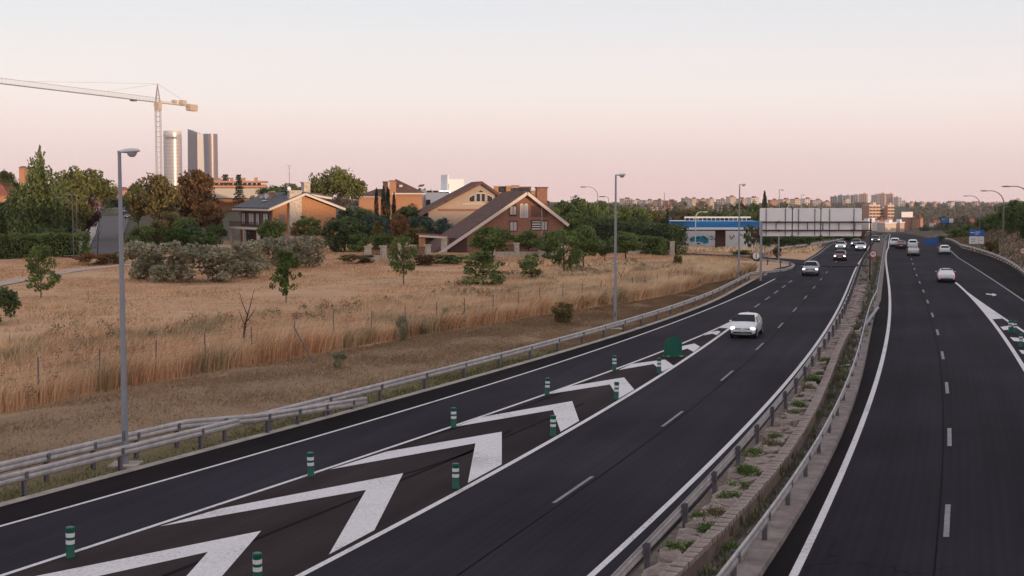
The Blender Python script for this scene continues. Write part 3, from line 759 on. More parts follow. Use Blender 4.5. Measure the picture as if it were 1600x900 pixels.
HATCH = [(1.97,.50,.32,.46,.56,.44,.60),(1.90,.72,.22,.50,.66,.60,.71),(1.62,.81,.19,.55,.78,.70,.85),(1.08,.835,.19,.60,.90,.75,.985),(.34,.84,.19,.60,.93,.61,1.385),(-.15,.84,.19,.60,.94,.61,1.45),(-1.15,.84,.19,.60,.96,.59,1.43),(-1.60,.83,.20,.60,.98,.57,1.33),(-1.86,.80,.24,.58,.95,.64,1.0),(-1.98,.68,.32,.50,.78,.58,.84)]
SEDAN = [(2.22,.50,.32,.46,.56,.44,.60),(2.14,.74,.22,.50,.64,.62,.69),(1.80,.84,.19,.55,.76,.72,.81),(1.02,.87,.19,.60,.87,.77,.94),(.28,.875,.19,.60,.90,.61,1.35),(-.2,.875,.19,.60,.91,.61,1.42),(-.95,.875,.19,.60,.93,.60,1.39),(-1.28,.87,.20,.60,.94,.60,1.27),(-1.72,.86,.22,.58,.93,.70,.98),(-2.12,.84,.24,.56,.90,.68,.95),(-2.25,.68,.32,.50,.72,.58,.78)]
SUV = [(2.05,.56,.36,.52,.70,.50,.76),(1.98,.78,.26,.56,.80,.66,.86),(1.66,.87,.24,.62,.92,.74,.98),(1.02,.89,.24,.66,1.00,.78,1.08),(.36,.895,.24,.66,1.02,.66,1.54),(-.15,.895,.24,.66,1.03,.66,1.62),(-1.35,.895,.24,.66,1.05,.64,1.60),(-1.85,.88,.26,.66,1.06,.62,1.46),(-2.05,.86,.28,.64,1.02,.68,1.08),(-2.14,.74,.36,.56,.84,.64,.90)]
CAR_N = [0]
def car(label, kind, paint, loc, heading, lit=True, brake=False, group=None, cat='car', name='car', pitch=0.0):
    S = {'hatch': HATCH, 'sedan': SEDAN, 'suv': SUV}[kind]
    iw = 3; ir = 7 if kind == 'hatch' or kind == 'suv' else 6
    r = thing(name, label, cat, loc, heading, group); r.rotation_euler[1] = pitch; r.scale = (.96, .95, .95)
    b = MB(); P = []
    for x, w, zb, zm, zt, wr, z in S:
        half = [(w * .86, zb), (w * .99, zb + .10), (w, zm), (w * .985, zt), (wr * 1.0, z - .05), (wr * .84, z), (0, z + .018)]
        P += [(x, y, q) for y, q in half] + [(x, -y, q) for y, q in half[-2::-1]]
    n = 13
    b.add(P, [(i * n + k, i * n + (k + 1) % n, (i + 1) * n + (k + 1) % n, (i + 1) * n + k) for i in range(len(S) - 1) for k in range(n)] + [tuple(range(n - 1, -1, -1)), tuple((len(S) - 1) * n + k for k in range(n))])
    bo = b.build('body', paint, r, smooth=True)
    if kind != 'none':
        bv = bo.modifiers.new('round', 'SUBSURF'); bv.levels = bv.render_levels = 1
    def span(i, j, t0, t1, fy0, fy1, off, nm):
        A, B = S[i], S[j]; L = lambda t, k: A[k] + (B[k] - A[k]) * t
        d = Vector((B[0] - A[0], 0, B[6] - A[6])).normalized(); nn = Vector((-d.z, 0, d.x));  nn = nn if nn.z > 0 else -nn
        q = [Vector((L(t, 0), s_ * L(t, 5) * f, L(t, 6))) + nn * off for t, s_, f in ((t0, -1, fy0), (t0, 1, fy0), (t1, 1, fy1), (t1, -1, fy1))]
        m = MB(); m.slab(q if nn.x < 0 else q[::-1], .05); m.build(nm, M_cglass, r)
    span(iw, iw + 1, .05, .92, .94, .90, .022, 'windscreen')
    span(ir, ir + 1, .04, .86, .90, .92, .02, 'rear_window')
    for s_ in (1, -1):
        for (xa, xb, cut) in ((S[4][0] + .22, S[5][0] - .28, .42), (S[5][0] - .36, S[6][0] - .02, 0)):
            def sp(x, u):
                for i in range(len(S) - 1):
                    if S[i][0] >= x >= S[i + 1][0]:
                        t = (S[i][0] - x) / (S[i][0] - S[i + 1][0]); g = lambda k: S[i][k] + (S[i + 1][k] - S[i][k]) * t
                        y0, z0, y1, z1 = g(1) * .985, g(4), g(5), g(6) - .05
                        return Vector((x, s_ * (y0 + (y1 - y0) * u + .006), z0 + (z1 - z0) * u))
            q = [sp(xa + cut * .35, .10), sp(xb, .10), sp(xb, .86), sp(xa - cut * .35, .86)]
            m = MB(); m.slab(q if s_ < 0 else q[::-1], .03); m.build('side_window', M_cglass, r)
        m = MB(); m.lathe([(0.02, -.05), (.07, -.03), (.08, .03), (.03, .06)], 8, c=(S[4][0] + .52, s_ * (S[4][1] + .09), S[4][4] + .08)); m.build('mirror', paint, r, smooth=True)
        fx, fz = S[1][0], S[1][4] - .02
        m = MB(); m.lathe([(.02, -.085), (.15, -.06), (.18, 0), (.13, .07), (.02, .09)], 12); m.v = [(x * .62 + fx - .075, y * 1.05 + s_ * (S[1][1] - .10), z + fz) for x, y, z in m.v]
        m.build('headlight', M_hl if lit else M_hl_off, r, smooth=True)
        rx = S[-2][0]
        m = MB(); m.lathe([(.02, -.13), (.13, -.10), (.14, .0), (.11, .11), (.02, .13)], 10); m.v = [(x * .45 + rx + .03, y * .9 + s_ * (S[-2][1] - .12), z + S[-2][4] - .17) for x, y, z in m.v]
        m.build('tail_light', M_tl_on if brake else M_tl, r, smooth=True)
        for wx in (S[2][0] - .32, S[-3][0] + .22 if kind != 'sedan' else S[-3][0] + .28):
            m = MB(); m.lathe([(.17, -.10), (.27, -.105), (.31, -.07), (.31, .07), (.27, .105), (.17, .10)], 18); m.xf(Matrix.Translation((wx, s_ * (S[3][1] - .075), .31)) @ Matrix.Rotation(math.pi / 2, 4, 'X'))
            wh = m.build('wheel', M_tyre, r, smooth=True)
            m = MB(); m.lathe([(.06, .085), (.20, .105), (.20, .06), (.20, -.06), (.20, -.105), (.06, -.085)], 14); m.xf(Matrix.Translation((wx, s_ * (S[3][1] - .075), .31)) @ Matrix.Rotation(math.pi / 2, 4, 'X'))
            m.build('rim', M_rim, wh, smooth=True)
    fx = S[1][0]
    m = MB(); m.box((fx + .03, -.25, S[1][4] - .05), (.05, .42, .07)); m.box((fx + .03, .25, S[1][4] - .05), (.05, .42, .07)); m.build('grille', M_black, r)
    m = MB(); m.box((fx + .035, 0, S[1][2] + .16), (.05, 1.2, .10)); m.build('air_intake', M_black, r)
    m = MB(); m.box((fx + .06, 0, S[1][4] - .15), (.03, .52, .11)); m.build('number_plate', M_plate, r)
    rx = S[-1][0]
    m = MB(); m.box((rx + .005, 0, S[-1][4] - .16), (.03, .52, .11)); m.build('number_plate', M_plate, r)
    m = MB(); m.box((rx + .06, 0, S[-1][2] + .06), (.12, 1.30, .13)); m.build('bumper', M_black, r)
    m = MB(); m.box((0, 0, .24), (S[0][0] * 1.7, 1.42, .16)); m.build('underbody', M_black, r)
    return r
def road_heading(y, back=False):
    a = math.atan2(1, float(ln_edge_mr(y + 5) - ln_edge_mr(y - 5)) / 10)
    return a + (math.pi if back else 0)
W_, SV, RD, BE = car_paint('white', (.74, .74, .75)), car_paint('silver', (.30, .30, .33)), car_paint('dark_red', (.10, .012, .016)), car_paint('beige', (.42, .39, .38))
BK, BL = car_paint('black', (.02, .02, .025)), car_paint('blue', (.05, .08, .18))
def on_road(px, py_, D=None):
    if D is None:
        D = gp(px, py_)[1]
        for _ in range(6): D = gp(px, py_, float(z_road(D)))[1]
    x = pt(px, py_, D)[0]; return (x, D, float(z_road(D)) + .005)
OC, OB = 'cars driving towards the camera', 'cars driving away from the camera'
hd = road_heading
x, y, z = on_road(1169, 526); car('white hatchback with headlights on passing the tip of the chevrons', 'hatch', W_, (x, y + .6, z), hd(y, 1) - .02, group=OC)
p = on_road(1267, 430); car('silver estate car with headlights on beside the junction of the access road', 'suv', SV, p, hd(p[1], 1), group=OC)
p = on_road(1312.5, 406.5); car('dark red car with headlights on following the silver one', 'hatch', RD, p, hd(p[1], 1), group=OC)
p = on_road(1314, 390); car('white car with bright headlights behind the dark red one', 'hatch', W_, p, hd(p[1], 1), group=OC)
p = on_road(1345, 391); car('white car with bright headlights in the lane next to the median', 'sedan', W_, p, hd(p[1], 1), group=OC)
p = on_road(1337.5, 385.3); car('black car with headlights on half hidden behind the white one', 'sedan', BK, p, hd(p[1], 1), group=OC)
p = on_road(1368, 378.8); car('tiny distant car showing only two white headlights', 'hatch', BK, p, hd(p[1], 1), group=OC)
p = on_road(1477.5, 439.5); car('white saloon with red tail lights in the outbound lane nearest the exit wedge', 'sedan', W_, p, hd(p[1]), lit=False, brake=True, group=OB)
p = on_road(1475.5, 397); car('white car alone in the outbound lane before the guardrail bend', 'hatch', W_, p, hd(p[1]), lit=False, group=OB)
p = on_road(1427, 399); car('beige car close behind a white van-like car', 'sedan', BE, p, hd(p[1]), lit=False, group=OB)
p = on_road(1426, 388.5); car('white tall car just ahead of the beige one', 'suv', W_, p, hd(p[1]), lit=False, group=OB)
p = on_road(1408, 388.2); car('dark red car with tail lights beside the median far ahead', 'sedan', RD, p, hd(p[1]), lit=False, group=OB)
p = on_road(1398, 385.4); car('white car with glowing red tail light hugging the median', 'suv', W_, p, hd(p[1]), lit=False, brake=True, group=OB)
for px, py_, D, pn, lab in ((196, 337, 335, BL, 'blue car parked on the climbing street behind the lamp post'), (204.5, 341, 312, BK, 'black car parked on the climbing street in front of the blue one')):
    x, _, _ = pt(px, py_, D); car(lab, 'hatch', pn, (x, D, tz(x, D) + .17), math.radians(-100), lit=False, group='cars parked on the street')

# ------------------------------------------------------------------ signs
M_red = mat('sign_red', (.42, .025, .03), .5, .05, 5); M_signw = mat('sign_white', (.72, .70, .70), .5, .05, 5)
M_blue = mat('sign_blue', (.02, .12, .42), .45, .08, 4); M_signback = mat('sign_back_grey', (.90, .87, .87), .6, .05, .8, metal=.0)
M_rust = mat('gantry_brown', (.075, .035, .032), .7, .2, 2)
def text(parent, s, size, loc, m, name='lettering', rot=(math.pi / 2, 0, 0)):
    cu = bpy.data.curves.new(name, 'FONT'); cu.body = s; cu.size = size; cu.align_x = 'CENTER'; cu.align_y = 'CENTER'; cu.extrude = .004
    cu.materials.append(m); o = bpy.data.objects.new('tmp', cu); COL.objects.link(o)
    dg = bpy.context.evaluated_depsgraph_get(); me = bpy.data.meshes.new_from_object(o.evaluated_get(dg)); bpy.data.objects.remove(o)
    o = link(name, me, parent, loc); o.rotation_euler = rot; return o
def rrect(x0, x1, z0, z1, r, n=4):
    P = []
    for cx, cz, a0 in ((x1 - r, z1 - r, 0), (x0 + r, z1 - r, 90), (x0 + r, z0 + r, 180), (x1 - r, z0 + r, 270)):
        P += [(cx + r * math.cos(math.radians(a0 + 90 * k / n)), cz + r * math.sin(math.radians(a0 + 90 * k / n))) for k in range(n + 1)]
    return P
def gantry():
    D = 138.0; x0, _, zt = pt(1187, 325, D); ox, oy = x0, D; g = tz(ox, oy)
    X = lambda px: pt(px, 350, D)[0] - ox; Z = lambda py_: pt(1270, py_, D)[2] - g
    r = thing('overhead_sign', 'overhead gantry with three blank pale sign backs spanning the oncoming lanes', 'road sign', (ox, oy, g))
    for a, c in ((1187, 1237), (1239, 1281.5), (1283.5, 1346.5)):
        b = MB(); b.prism(rrect(X(a), X(c), Z(369), Z(325), .18), 0, .05); o = b.build('sign_panel', M_signback, r)
        for t in (.2, .8):
            b = MB(); xx = X(a + (c - a) * t); b.box((xx, -.04, Z(347)), (.07, .06, Z(326) - Z(368))); b.build('stiffener', M_post, o)
    for py_ in (347, 360):
        b = MB(); b.box(((X(1188) + X(1361)) / 2, -.22, Z(py_)), (X(1361) - X(1188), .16, .14)); b.build('beam', M_rust, r)
        for px in (1216, 1331):
            b = MB(); b.box((X(px), -.22, Z(py_)), (.24, .2, .2)); b.build('clamp', M_rust, r)
    for px in (1212, 1261, 1285, 1310, 1335):
        b = MB(); b.box((X(px), -.22, Z(353.5)), (.07, .08, Z(347) - Z(360) - .14)); b.build('strut', M_rust, r)
    for px, m, tp, wd in ((1189, M_pole, 345, .2), (1359.5, M_rust, 342, .13)):
        xx = X(px); gz = tz(xx + ox, oy) - g
        b = MB(); b.box((xx, -.22, (Z(tp) + gz) / 2), (wd, wd, Z(tp) - gz)); b.build('post', m, r)
gantry()
def round_sign(label, px, py_, D, face, dia=.78, back=False, group=None):
    x, _, zc = pt(px, py_, D); z0 = float(z_road(D)) if ln_rail_ml(D) < x < ln_rail_mr(D) else tz(x, D)
    r = thing('round_sign', label, 'road sign', (x, D, z0), group=group); h = zc - z0
    b = MB(); b.box((0, .06, h * .52), (.08, .06, h * 1.04)); b.build('post', M_post if not back else M_pole, r)
    b = MB(); b.tube([(0, .0, h), (0, .03, h)], dia / 2, 28); o = b.build('disc', M_signback if back else M_red, r)
    if not back:
        b = MB(); b.tube([(0, -.006, h), (0, .0, h)], dia * .355, 28); b.build('sign_face', M_signw, o)
        text(o, face, dia * .48, (0, -.008, h), M_black)
    else:
        b = MB(); b.box((0, -.02, h), (.09, .03, dia * .8)); b.build('bracket', M_post, o)
round_sign('round red-rimmed speed limit sign reading 80 standing in the median', 1364.5, 397, 134, '80')
round_sign('round red-rimmed speed limit sign reading 80 beside the guardrail bend on the bank', 1598.5, 392, 150, '80')
round_sign('round blank sign back on a post in the verge near the gantry leg', 1181.5, 400, 152, '', dia=.75, back=True)
def panel_sign(name, label, px0, px1, py0, py1, D, layers, legs=True, cat='road sign', thick=.06):
    x0, _, z1 = pt(px0, py0, D); x1, _, z0 = pt(px1, py1, D); g = tz((x0 + x1) / 2, D)
    r = thing(name, label, cat, ((x0 + x1) / 2, D, g)); w = x1 - x0
    for (t0, t1, s0, s1, m) in layers:        # fractions: vertical from top, horizontal
        b = MB(); za, zb = z1 - (z1 - z0) * t1 - g, z1 - (z1 - z0) * t0 - g
        b.prism(rrect(-w / 2 + w * s0, -w / 2 + w * s1, za, zb, min(.1, (zb - za) * .2)), -thick, 0); b.build('sign_panel', m, r)
    if legs:
        for s in (-.3, .3):
            b = MB(); b.box((w * s, .08, (z1 - g) / 2 - .15), (.12, .12, z1 - g + .3)); b.build('post', M_post, r)
    return r, w, z0 - g, z1 - g
r, w, za, zb = panel_sign('direction_sign', 'two-tier sign, blue above and white below, on the earth bank', 1514.5, 1537, 359, 381, 212, [(0, .44, .02, 1, M_blue), (.47, 1, 0, .64, M_signw), (.47, 1, .67, 1, M_signw)])
for k, (fx, fz, L) in enumerate(((-.30, .80, .30), (.08, .84, .34), (.02, .70, .26), (-.22, .34, .30), (-.22, .18, .24), (.33, .26, .12))):
    b = MB(); b.box((w * fx, -.075, za + (zb - za) * fz), (w * L, .012, .10 if k < 3 else .07)); b.build('legend_bar', M_signw if k < 3 else M_black, r)
panel_sign('arrow_sign', 'small blue sign at the road edge, the nearer of a pair', 1446.5, 1455, 373, 383.5, 236, [(0, 1, 0, 1, M_blue)])
panel_sign('arrow_sign', 'small blue sign standing just beyond its twin at the road edge', 1457.5, 1466.5, 371.5, 382, 250, [(0, 1, 0, 1, M_blue)])
panel_sign('direction_sign', 'distant blue gantry sign with a white square over the outbound road', 1471, 1489.5, 341.5, 348, 560, [(0, 1, 0, .62, M_blue), (0, 1, .66, 1, M_signw)])
r, w, za, zb = panel_sign('billboard', 'white billboard on the red roofed shop by the far junction', 1408.5, 1426, 331, 339.5, 1175, [(0, 1, 0, 1, mat('billboard_white', (.85, .82, .82), .5, .03, 1))], cat='billboard', thick=.5)
for k in range(5):
    b = MB(); b.box((w * (-.28 + .14 * k), -.53, za + (zb - za) * .5), (.62, .05, 1.3)); b.build('legend_bar', M_signback, r)

# ------------------------------------------------------------------ houses
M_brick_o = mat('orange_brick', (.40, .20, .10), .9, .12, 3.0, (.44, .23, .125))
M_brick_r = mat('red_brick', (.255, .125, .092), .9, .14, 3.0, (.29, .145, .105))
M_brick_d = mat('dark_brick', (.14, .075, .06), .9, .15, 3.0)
M_beige = mat('beige_render', (.40, .31, .245), .9, .06, .8)
M_slate = mat('slate_roof', (.105, .105, .12), .75, .16, 1.6, (.13, .125, .135), spec=.15)
M_tile = mat('brown_tile_roof', (.115, .066, .056), .85, .22, 1.8, (.15, .09, .075), spec=.08)
M_redtile = mat('red_tile_roof', (.26, .10, .07), .85, .2, 2.0)
M_fascia = mat('white_fascia', (.62, .55, .49), .7, .05, 2)
M_whitewall = mat('white_render', (.80, .78, .78), .85, .04, .7)
M_stonewall = mat('pale_stone', (.44, .38, .32), .95, .2, 2.5, (.52, .45, .38), bump=.4)
M_frame = mat('window_frame_white', (.62, .60, .58), .6, .05, 3)
M_wood = mat('dark_wood', (.075, .04, .032), .8, .2, 3)
M_shut = mat('shutter', (.50, .46, .43), .7, .08, 6)
M_orange = mat('orange_render', (.42, .22, .13), .9, .08, 1)
def window(parent, c, w, h, pane=None, fr=None, ax='x', t=.09, mull=True, face=-1):
    """frame and pane on a wall; ax 'x': wall runs along x, face -1 looks to -y"""
    fr = fr or M_frame; pane = pane or M_glass
    def bx(b, u, z, du, dz, dep, off):
        if ax == 'x': b.box((c[0] + u, c[1] + face * off, c[2] + z), (du, dep, dz))
        else: b.box((c[0] + face * off, c[1] + u, c[2] + z), (dep, du, dz))
    b = MB()
    for u in (-w / 2, w / 2): bx(b, u, 0, t, h + t, .10, .05)
    for z in (-h / 2, h / 2): bx(b, 0, z, w - t, t, .096, .05)
    if mull: bx(b, 0, 0, t * .7, h - t, .08, .05)
    o = b.build('window', fr, parent)
    b = MB(); bx(b, 0, 0, w - t, h - t, .05, .035); b.build('pane', pane, o)
    return o
def roof_pair(root, x0, xa, x1, ze0, za, ze1, y0, y1, m, t=.22):
    b = MB(); b.slab([(x0, y0, ze0), (xa, y0, za), (xa, y1, za), (x0, y1, ze0)][::-1], t)
    b2 = MB(); b2.slab([(xa, y0, za), (x1, y0, ze1), (x1, y1, ze1), (xa, y1, za)][::-1], t)
    return b.build('roof', m, root), b2.build('roof', m, root)
def rake(root, p, q, m=None, h=.34, t=.14):
    b = MB(); b.bar(p, q, t, h); return b.build('fascia', m or M_fascia, root)
def chimney(root, c, w, d, h, m, cap=None, name='chimney'):
    b = MB(); b.box((c[0], c[1], c[2] + h / 2), (w, d, h)); o = b.build(name, m, root)
    b = MB(); b.box((c[0], c[1], c[2] + h + .08), (w + .25, d + .25, .16)); b.build('chimney_cap', cap or m, o); return o

def house_orange():
    D = 214.0; cx, _, _ = pt(423, 350, D); g = tz(cx, D) - .2
    k = D / F_PX; ze = pt(423, 326, D)[2] - g; za = pt(468, 303.5, D)[2] - g
    r = thing('brick_house', 'orange brick house with slate roof, white fascia and pale stone chimney stack', 'house', (cx, D, g), rz=math.radians(33))
    W, L = 11.9, 14.0         # local: x along the gable to the right, y depth along the eaves (the eaves side faces -x)
    xa = 5.6
    b = MB(); b.prism([(.35, -.3), (W - .5, -.3), (W - .5, ze - .05), (xa, za - .25), (.35, ze - .05)], 0, L); b.build('wall', M_brick_o, r)
    e = .9
    rl, rr = roof_pair(r, -.6, xa, W + .75, ze - .05, za + .12, ze - .1, -e, L + .6, M_slate)
    rake(r, (-.6, -e - .05, ze - .16), (xa, -e - .05, za + .02)); rake(r, (xa, -e - .05, za + .02), (W + .75, -e - .05, ze - .2))
    rake(r, (-.66, -e, ze - .2), (-.66, L + .6, ze - .2), h=.30)
    # stone stack on the gable, rising through the roof
    chimney(r, (4.0, -.32, -.3), 2.1, .8, za + .75, M_stonewall, M_stonewall)
    b = MB(); b.box((1.9, -.01, 2.6), (.9, .06, 5.0)); b.build('shutter', mat('grey_shutter', (.20, .17, .16), .8), r)
    # raised second ridge behind the gable
    b = MB(); b.slab([(xa - 1.2, 2.2, za + .55), (W - .2, 2.2, ze + 1.7), (W - .2, 6.5, ze + 1.7), (xa - 1.2, 6.5, za + .55)][::-1], .25); b.build('roof', M_slate, r)
    rake(r, (xa - 1.2, 2.15, za + .45), (W - .2, 2.15, ze + 1.6), h=.3)
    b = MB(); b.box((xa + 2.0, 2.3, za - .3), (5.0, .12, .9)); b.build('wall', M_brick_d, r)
    for yy, hh, mm in ((7.2, 1.2, M_brick_o), (9.0, 1.0, M_whitewall), (11.2, .8, M_fascia)):
        chimney(r, (3.3, yy, za - 1.9), .7, .7, hh + 1.0, mm, M_conc)
    chimney(r, (W - 2.2, 8.0, ze), 1.15, 1.15, za - ze + 1.9, M_stonewall, M_stonewall)
    # balcony floor on the eaves side
    zb = pt(380, 357.5, D)[2] - g
    b = MB(); b.box((-.75, 6.8, zb), (2.4, 12.6, .30)); b.build('balcony_slab', M_fascia, r)
    b = MB()
    for yy in np.arange(.9, 13.0, .30): b.box((-1.85, yy, zb + .55), (.05, .05, .85))
    b.box((-1.85, 6.9, zb + 1.0), (.08, 12.4, .08)); b.build('railing', M_wood, r)
    b = MB(); b.box((.33, 6.9, zb + 1.3), (.06, 12.8, 2.6)); b.build('wall', M_brick_d, r)  # shade of the eaves side put into darker brick than the gable
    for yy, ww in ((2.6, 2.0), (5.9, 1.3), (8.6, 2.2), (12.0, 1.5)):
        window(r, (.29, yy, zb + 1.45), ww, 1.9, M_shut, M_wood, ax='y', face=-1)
    b = MB(); b.box((.30, 6.9, zb / 2 - .3), (.1, 12.8, zb - .4)); b.build('wall', M_brick_d, r)  # lower storey on the shaded side, painted in the same darker brick
    for yy, ww in ((4.0, 2.6), (9.2, 2.4)):
        window(r, (.22, yy, zb / 2 - .1), ww, 1.7, M_glass, M_wood, ax='y')
    for yy in (1.0, 6.8, 12.4):
        b = MB(); b.box((-1.7, yy, zb / 2 - .3), (.45, .45, zb + .3)); b.build('balcony_pier', M_stonewall, r)
    b = MB(); b.box((2.2, 5.0, za - 1.35), (.9, .8, .06)); o = b.build('skylight', M_frame, r); o.location = (-.6, 1.2, .35); 
    # aerial
    b = MB(); b.tube([(3.7, 1.0, za - .5), (3.7, 1.0, za + 4.6)], .035, 6)
    for k_, w_ in ((4.6, 1.0), (4.2, .6), (3.2, .8)): b.bar((3.7 - w_ / 2, 1.0, za + k_), (3.7 + w_ / 2, 1.0, za + k_), .03)
    b.build('aerial', M_post, r)
    b = MB(); b.lathe([(.05, -.06), (.3, 0), (.34, .05)], 14); b.xf(Matrix.Translation((3.5, .7, za + .9)) @ Matrix.Rotation(math.radians(75), 4, 'X')); b.build('satellite_dish', M_lamp, r, smooth=True)
house_orange()

def house_brick_gable():
    D = 193.0; x0 = pt(822, 350, D)[0]; g = tz(x0, D) - .1
    k = D / F_PX
    r = thing('brick_house', 'red brick house with steep gable, white rake boards and long brown roof', 'house', (x0, D, g), rz=math.radians(13))
    zA = pt(822, 300.5, D)[2] - g; zR = pt(883, 351, D)[2] - g; zL = pt(688, 395, D)[2] - g
    c = math.cos(math.radians(13))
    XL, XR, Ld = -(822 - 686) * k / c - .25, 61 * k / c + .35, 13.0
    sl = (zA - zL) / -XL
    zat = lambda x: zA + x * sl if x < 0 else zA - (zA - zR) / XR * x
    b = MB(); xl, xr = XL + 2.6, XR - .55
    b.prism([(xl, -.5), (xr, -.5), (xr, zat(xr) - .3), (0, zA - .32), (xl, zat(xl) - .3)], 0, Ld); b.build('wall', M_brick_r, r)
    e = .75
    roof_pair(r, XL, 0, XR, zL, zA, zR, -e, Ld + .6, M_tile, t=.24)
    rake(r, (XL, -e - .07, zL - .13), (0, -e - .07, zA - .13), h=.42); rake(r, (0, -e - .07, zA - .13), (XR, -e - .07, zR - .13), h=.42)
    X = lambda px: (px - 822) * k / c; Z = lambda py_: pt(822, py_, D)[2] - g
    # recessed panels, windows
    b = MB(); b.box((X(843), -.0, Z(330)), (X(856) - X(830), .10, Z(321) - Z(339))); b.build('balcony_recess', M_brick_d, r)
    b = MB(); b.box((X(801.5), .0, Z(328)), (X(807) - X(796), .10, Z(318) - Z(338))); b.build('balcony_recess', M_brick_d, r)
    window(r, (X(801.5), -.06, Z(329)), 1.0, 1.25, M_curt, M_wood)
    for px in (815, 822):
        o = window(r, (X(px), -.01, Z(330)), .45, 1.75, M_curt, M_frame, mull=False)
        b = MB(); b.prism([(X(px) + .27 * math.cos(a), Z(320.6) + .27 * math.sin(a)) for a in np.linspace(0, math.pi, 8)], -.10, -.0); b.build('window_arch', M_frame, o)
    window(r, (X(802), -.01, Z(353)), 1.05, 1.4, M_curt, M_wood)
    o = window(r, (X(838), -.01, Z(352)), 1.35, 1.4, M_glass, M_wood)
    for q in range(4):
        b = MB(); b.box((X(838), -.10, Z(352) - .52 + q * .34), (1.25, .03, .13)); b.build('blind_slat', M_signw, o)
    window(r, (X(851), -.01, Z(352)), .8, 1.45, M_curt, M_wood)
    for px, py_, ww in ((802, 346, 1.3), (843, 345.4, 2.9)):
        b = MB(); b.box((X(px), -.05, Z(py_)), (ww, .14, .16)); b.build('lintel', M_brick_d, r)
    b = MB(); b.tube([(X(846.5), -.09, Z(322)), (X(846.5), -.09, Z(372))], .05, 6); b.build('drainpipe', M_shut, r)
    # skylights on the long roof, flush strips
    sl_n = Vector((-sl, 0, 1)).normalized()
    for (xa, xb, ya) in ((X(756), X(738), 1.4), (X(756), X(738), 3.4), (X(728), X(708), 1.4), (X(728), X(708), 3.4), (X(790), X(780), 6.5)):
        p0, p1 = Vector((xb, 0, zat(xb))) + sl_n * .04, Vector((xa, 0, zat(xa))) + sl_n * .04
        b = MB(); b.slab([(p0.x, ya, p0.z), (p1.x, ya, p1.z), (p1.x, ya + .8, p1.z), (p0.x, ya + .8, p0.z)][::-1], .06); o = b.build('skylight', M_frame, r)
        b = MB(); q0, q1 = p0.lerp(p1, .08) + sl_n * .02, p0.lerp(p1, .92) + sl_n * .02
        b.slab([(q0.x, ya + .14, q0.z), (q1.x, ya + .14, q1.z), (q1.x, ya + .66, q1.z), (q0.x, ya + .66, q0.z)][::-1], .03); b.build('pane', M_curt, o)
    chimney(r, (X(853) + .6, 5.0, zR), 1.55, 1.1, Z(294.5) - zR + .1, M_brick_r, M_brick_d)
    # side store with dark timber front under the low eaves, small pillared porch at the eaves end
    b = MB(); b.box((X(716), -.2, 1.0), (2.6, .12, 2.1)); b.build('timber_door', M_wood, r)
    b = MB(); b.box((X(694), -.5, 1.05), (.85, .7, 2.5)); b.build('porch_pillar', M_stonewall, r)
    b = MB(); b.box((X(661), -.6, 1.1), (.8, .7, 2.3)); b.build('porch_pillar', M_brick_o, r)
    b = MB(); b.slab([(X(655), -1.3, 2.5), (X(694), -1.3, 2.25), (X(694), 1.5, 2.25), (X(655), 1.5, 2.5)][::-1], .2); b.build('porch_roof', M_redtile, r)
    rake(r, (X(655), -1.34, 2.40), (X(694), -1.34, 2.15), h=.26)
house_brick_gable()

def house_beige_gable():
    D = 236.0; x0 = pt(752, 350, D)[0]; g = tz(x0, D) - .1; k = D / F_PX
    r = thing('beige_house', 'beige rendered house with wide gable and trapezoid attic windows', 'house', (x0, D, g), rz=math.radians(9))
    zA = pt(752, 285, D)[2] - g; zL = pt(655, 336, D)[2] - g; zR = pt(800, 318, D)[2] - g
    X = lambda px: (px - 752) * k; Z = lambda py_: pt(752, py_, D)[2] - g
    XL, XR, Ld = X(655), X(800), 13.0
    zl = lambda x: zA + (zA - zL) / -XL * x if x < 0 else zA - (zA - zR) / XR * x
    b = MB(); xl, xr = XL + 1.6, XR - .4
    b.prism([(xl, -.5), (xr, -.5), (xr, zl(xr) - .25), (0, zA - .25), (xl, zl(xl) - .25)], 0, Ld); b.build('wall', M_beige, r)
    roof_pair(r, XL, 0, XR, zL, zA, zR, -.55, Ld, M_tile)
    rake(r, (XL, -.6, zL - .12), (0, -.6, zA - .12), M_tile, h=.3); rake(r, (0, -.6, zA - .12), (XR, -.6, zR - .12), M_tile, h=.3)
    b = MB(); b.box((X(722), -.04, Z(328)), (X(752) - X(677), .12, .38)); b.build('brick_band', M_brick_r, r)
    # attic windows: two central lights, sloping ones each side, triangle above
    def pane(P, nm='window'):
        b = MB(); cxm = sum(p[0] for p in P) / len(P); czm = sum(p[1] for p in P) / len(P)
        Q = [(cxm + (x - cxm) * 1.08, czm + (z - czm) * 1.08) for x, z in P]
        b.prism([(x, z) for x, z in Q], -.05, 0); o = b.build(nm, M_frame, r)
        b = MB(); b.prism([(cxm + (x - cxm) * .9, czm + (z - czm) * .9) for x, z in P], -.09, -.05); b.build('pane', M_glass, o)
    for P in ([(733,315.5),(742,315.5),(742,303.5),(733,308.5)], [(744.5,315.5),(750.5,315.5),(750.5,302),(744.5,302)], [(752.5,315.5),(758,315.5),(758,302),(752.5,302)], [(761,315.5),(770,315.5),(770,308),(761,303.5)], [(746,300.3),(757,300.3),(751.5,296.5)]):
        pane([(X(a), Z(c)) for a, c in P])
    window(r, (X(777), -.01, Z(308)), .6, .7, M_glass, M_wood, mull=False)
    b = MB(); b.box((X(744), -.02, Z(318.5)), (X(765) - X(723), .08, .12)); b.build('sill', M_fascia, r)
house_beige_gable()

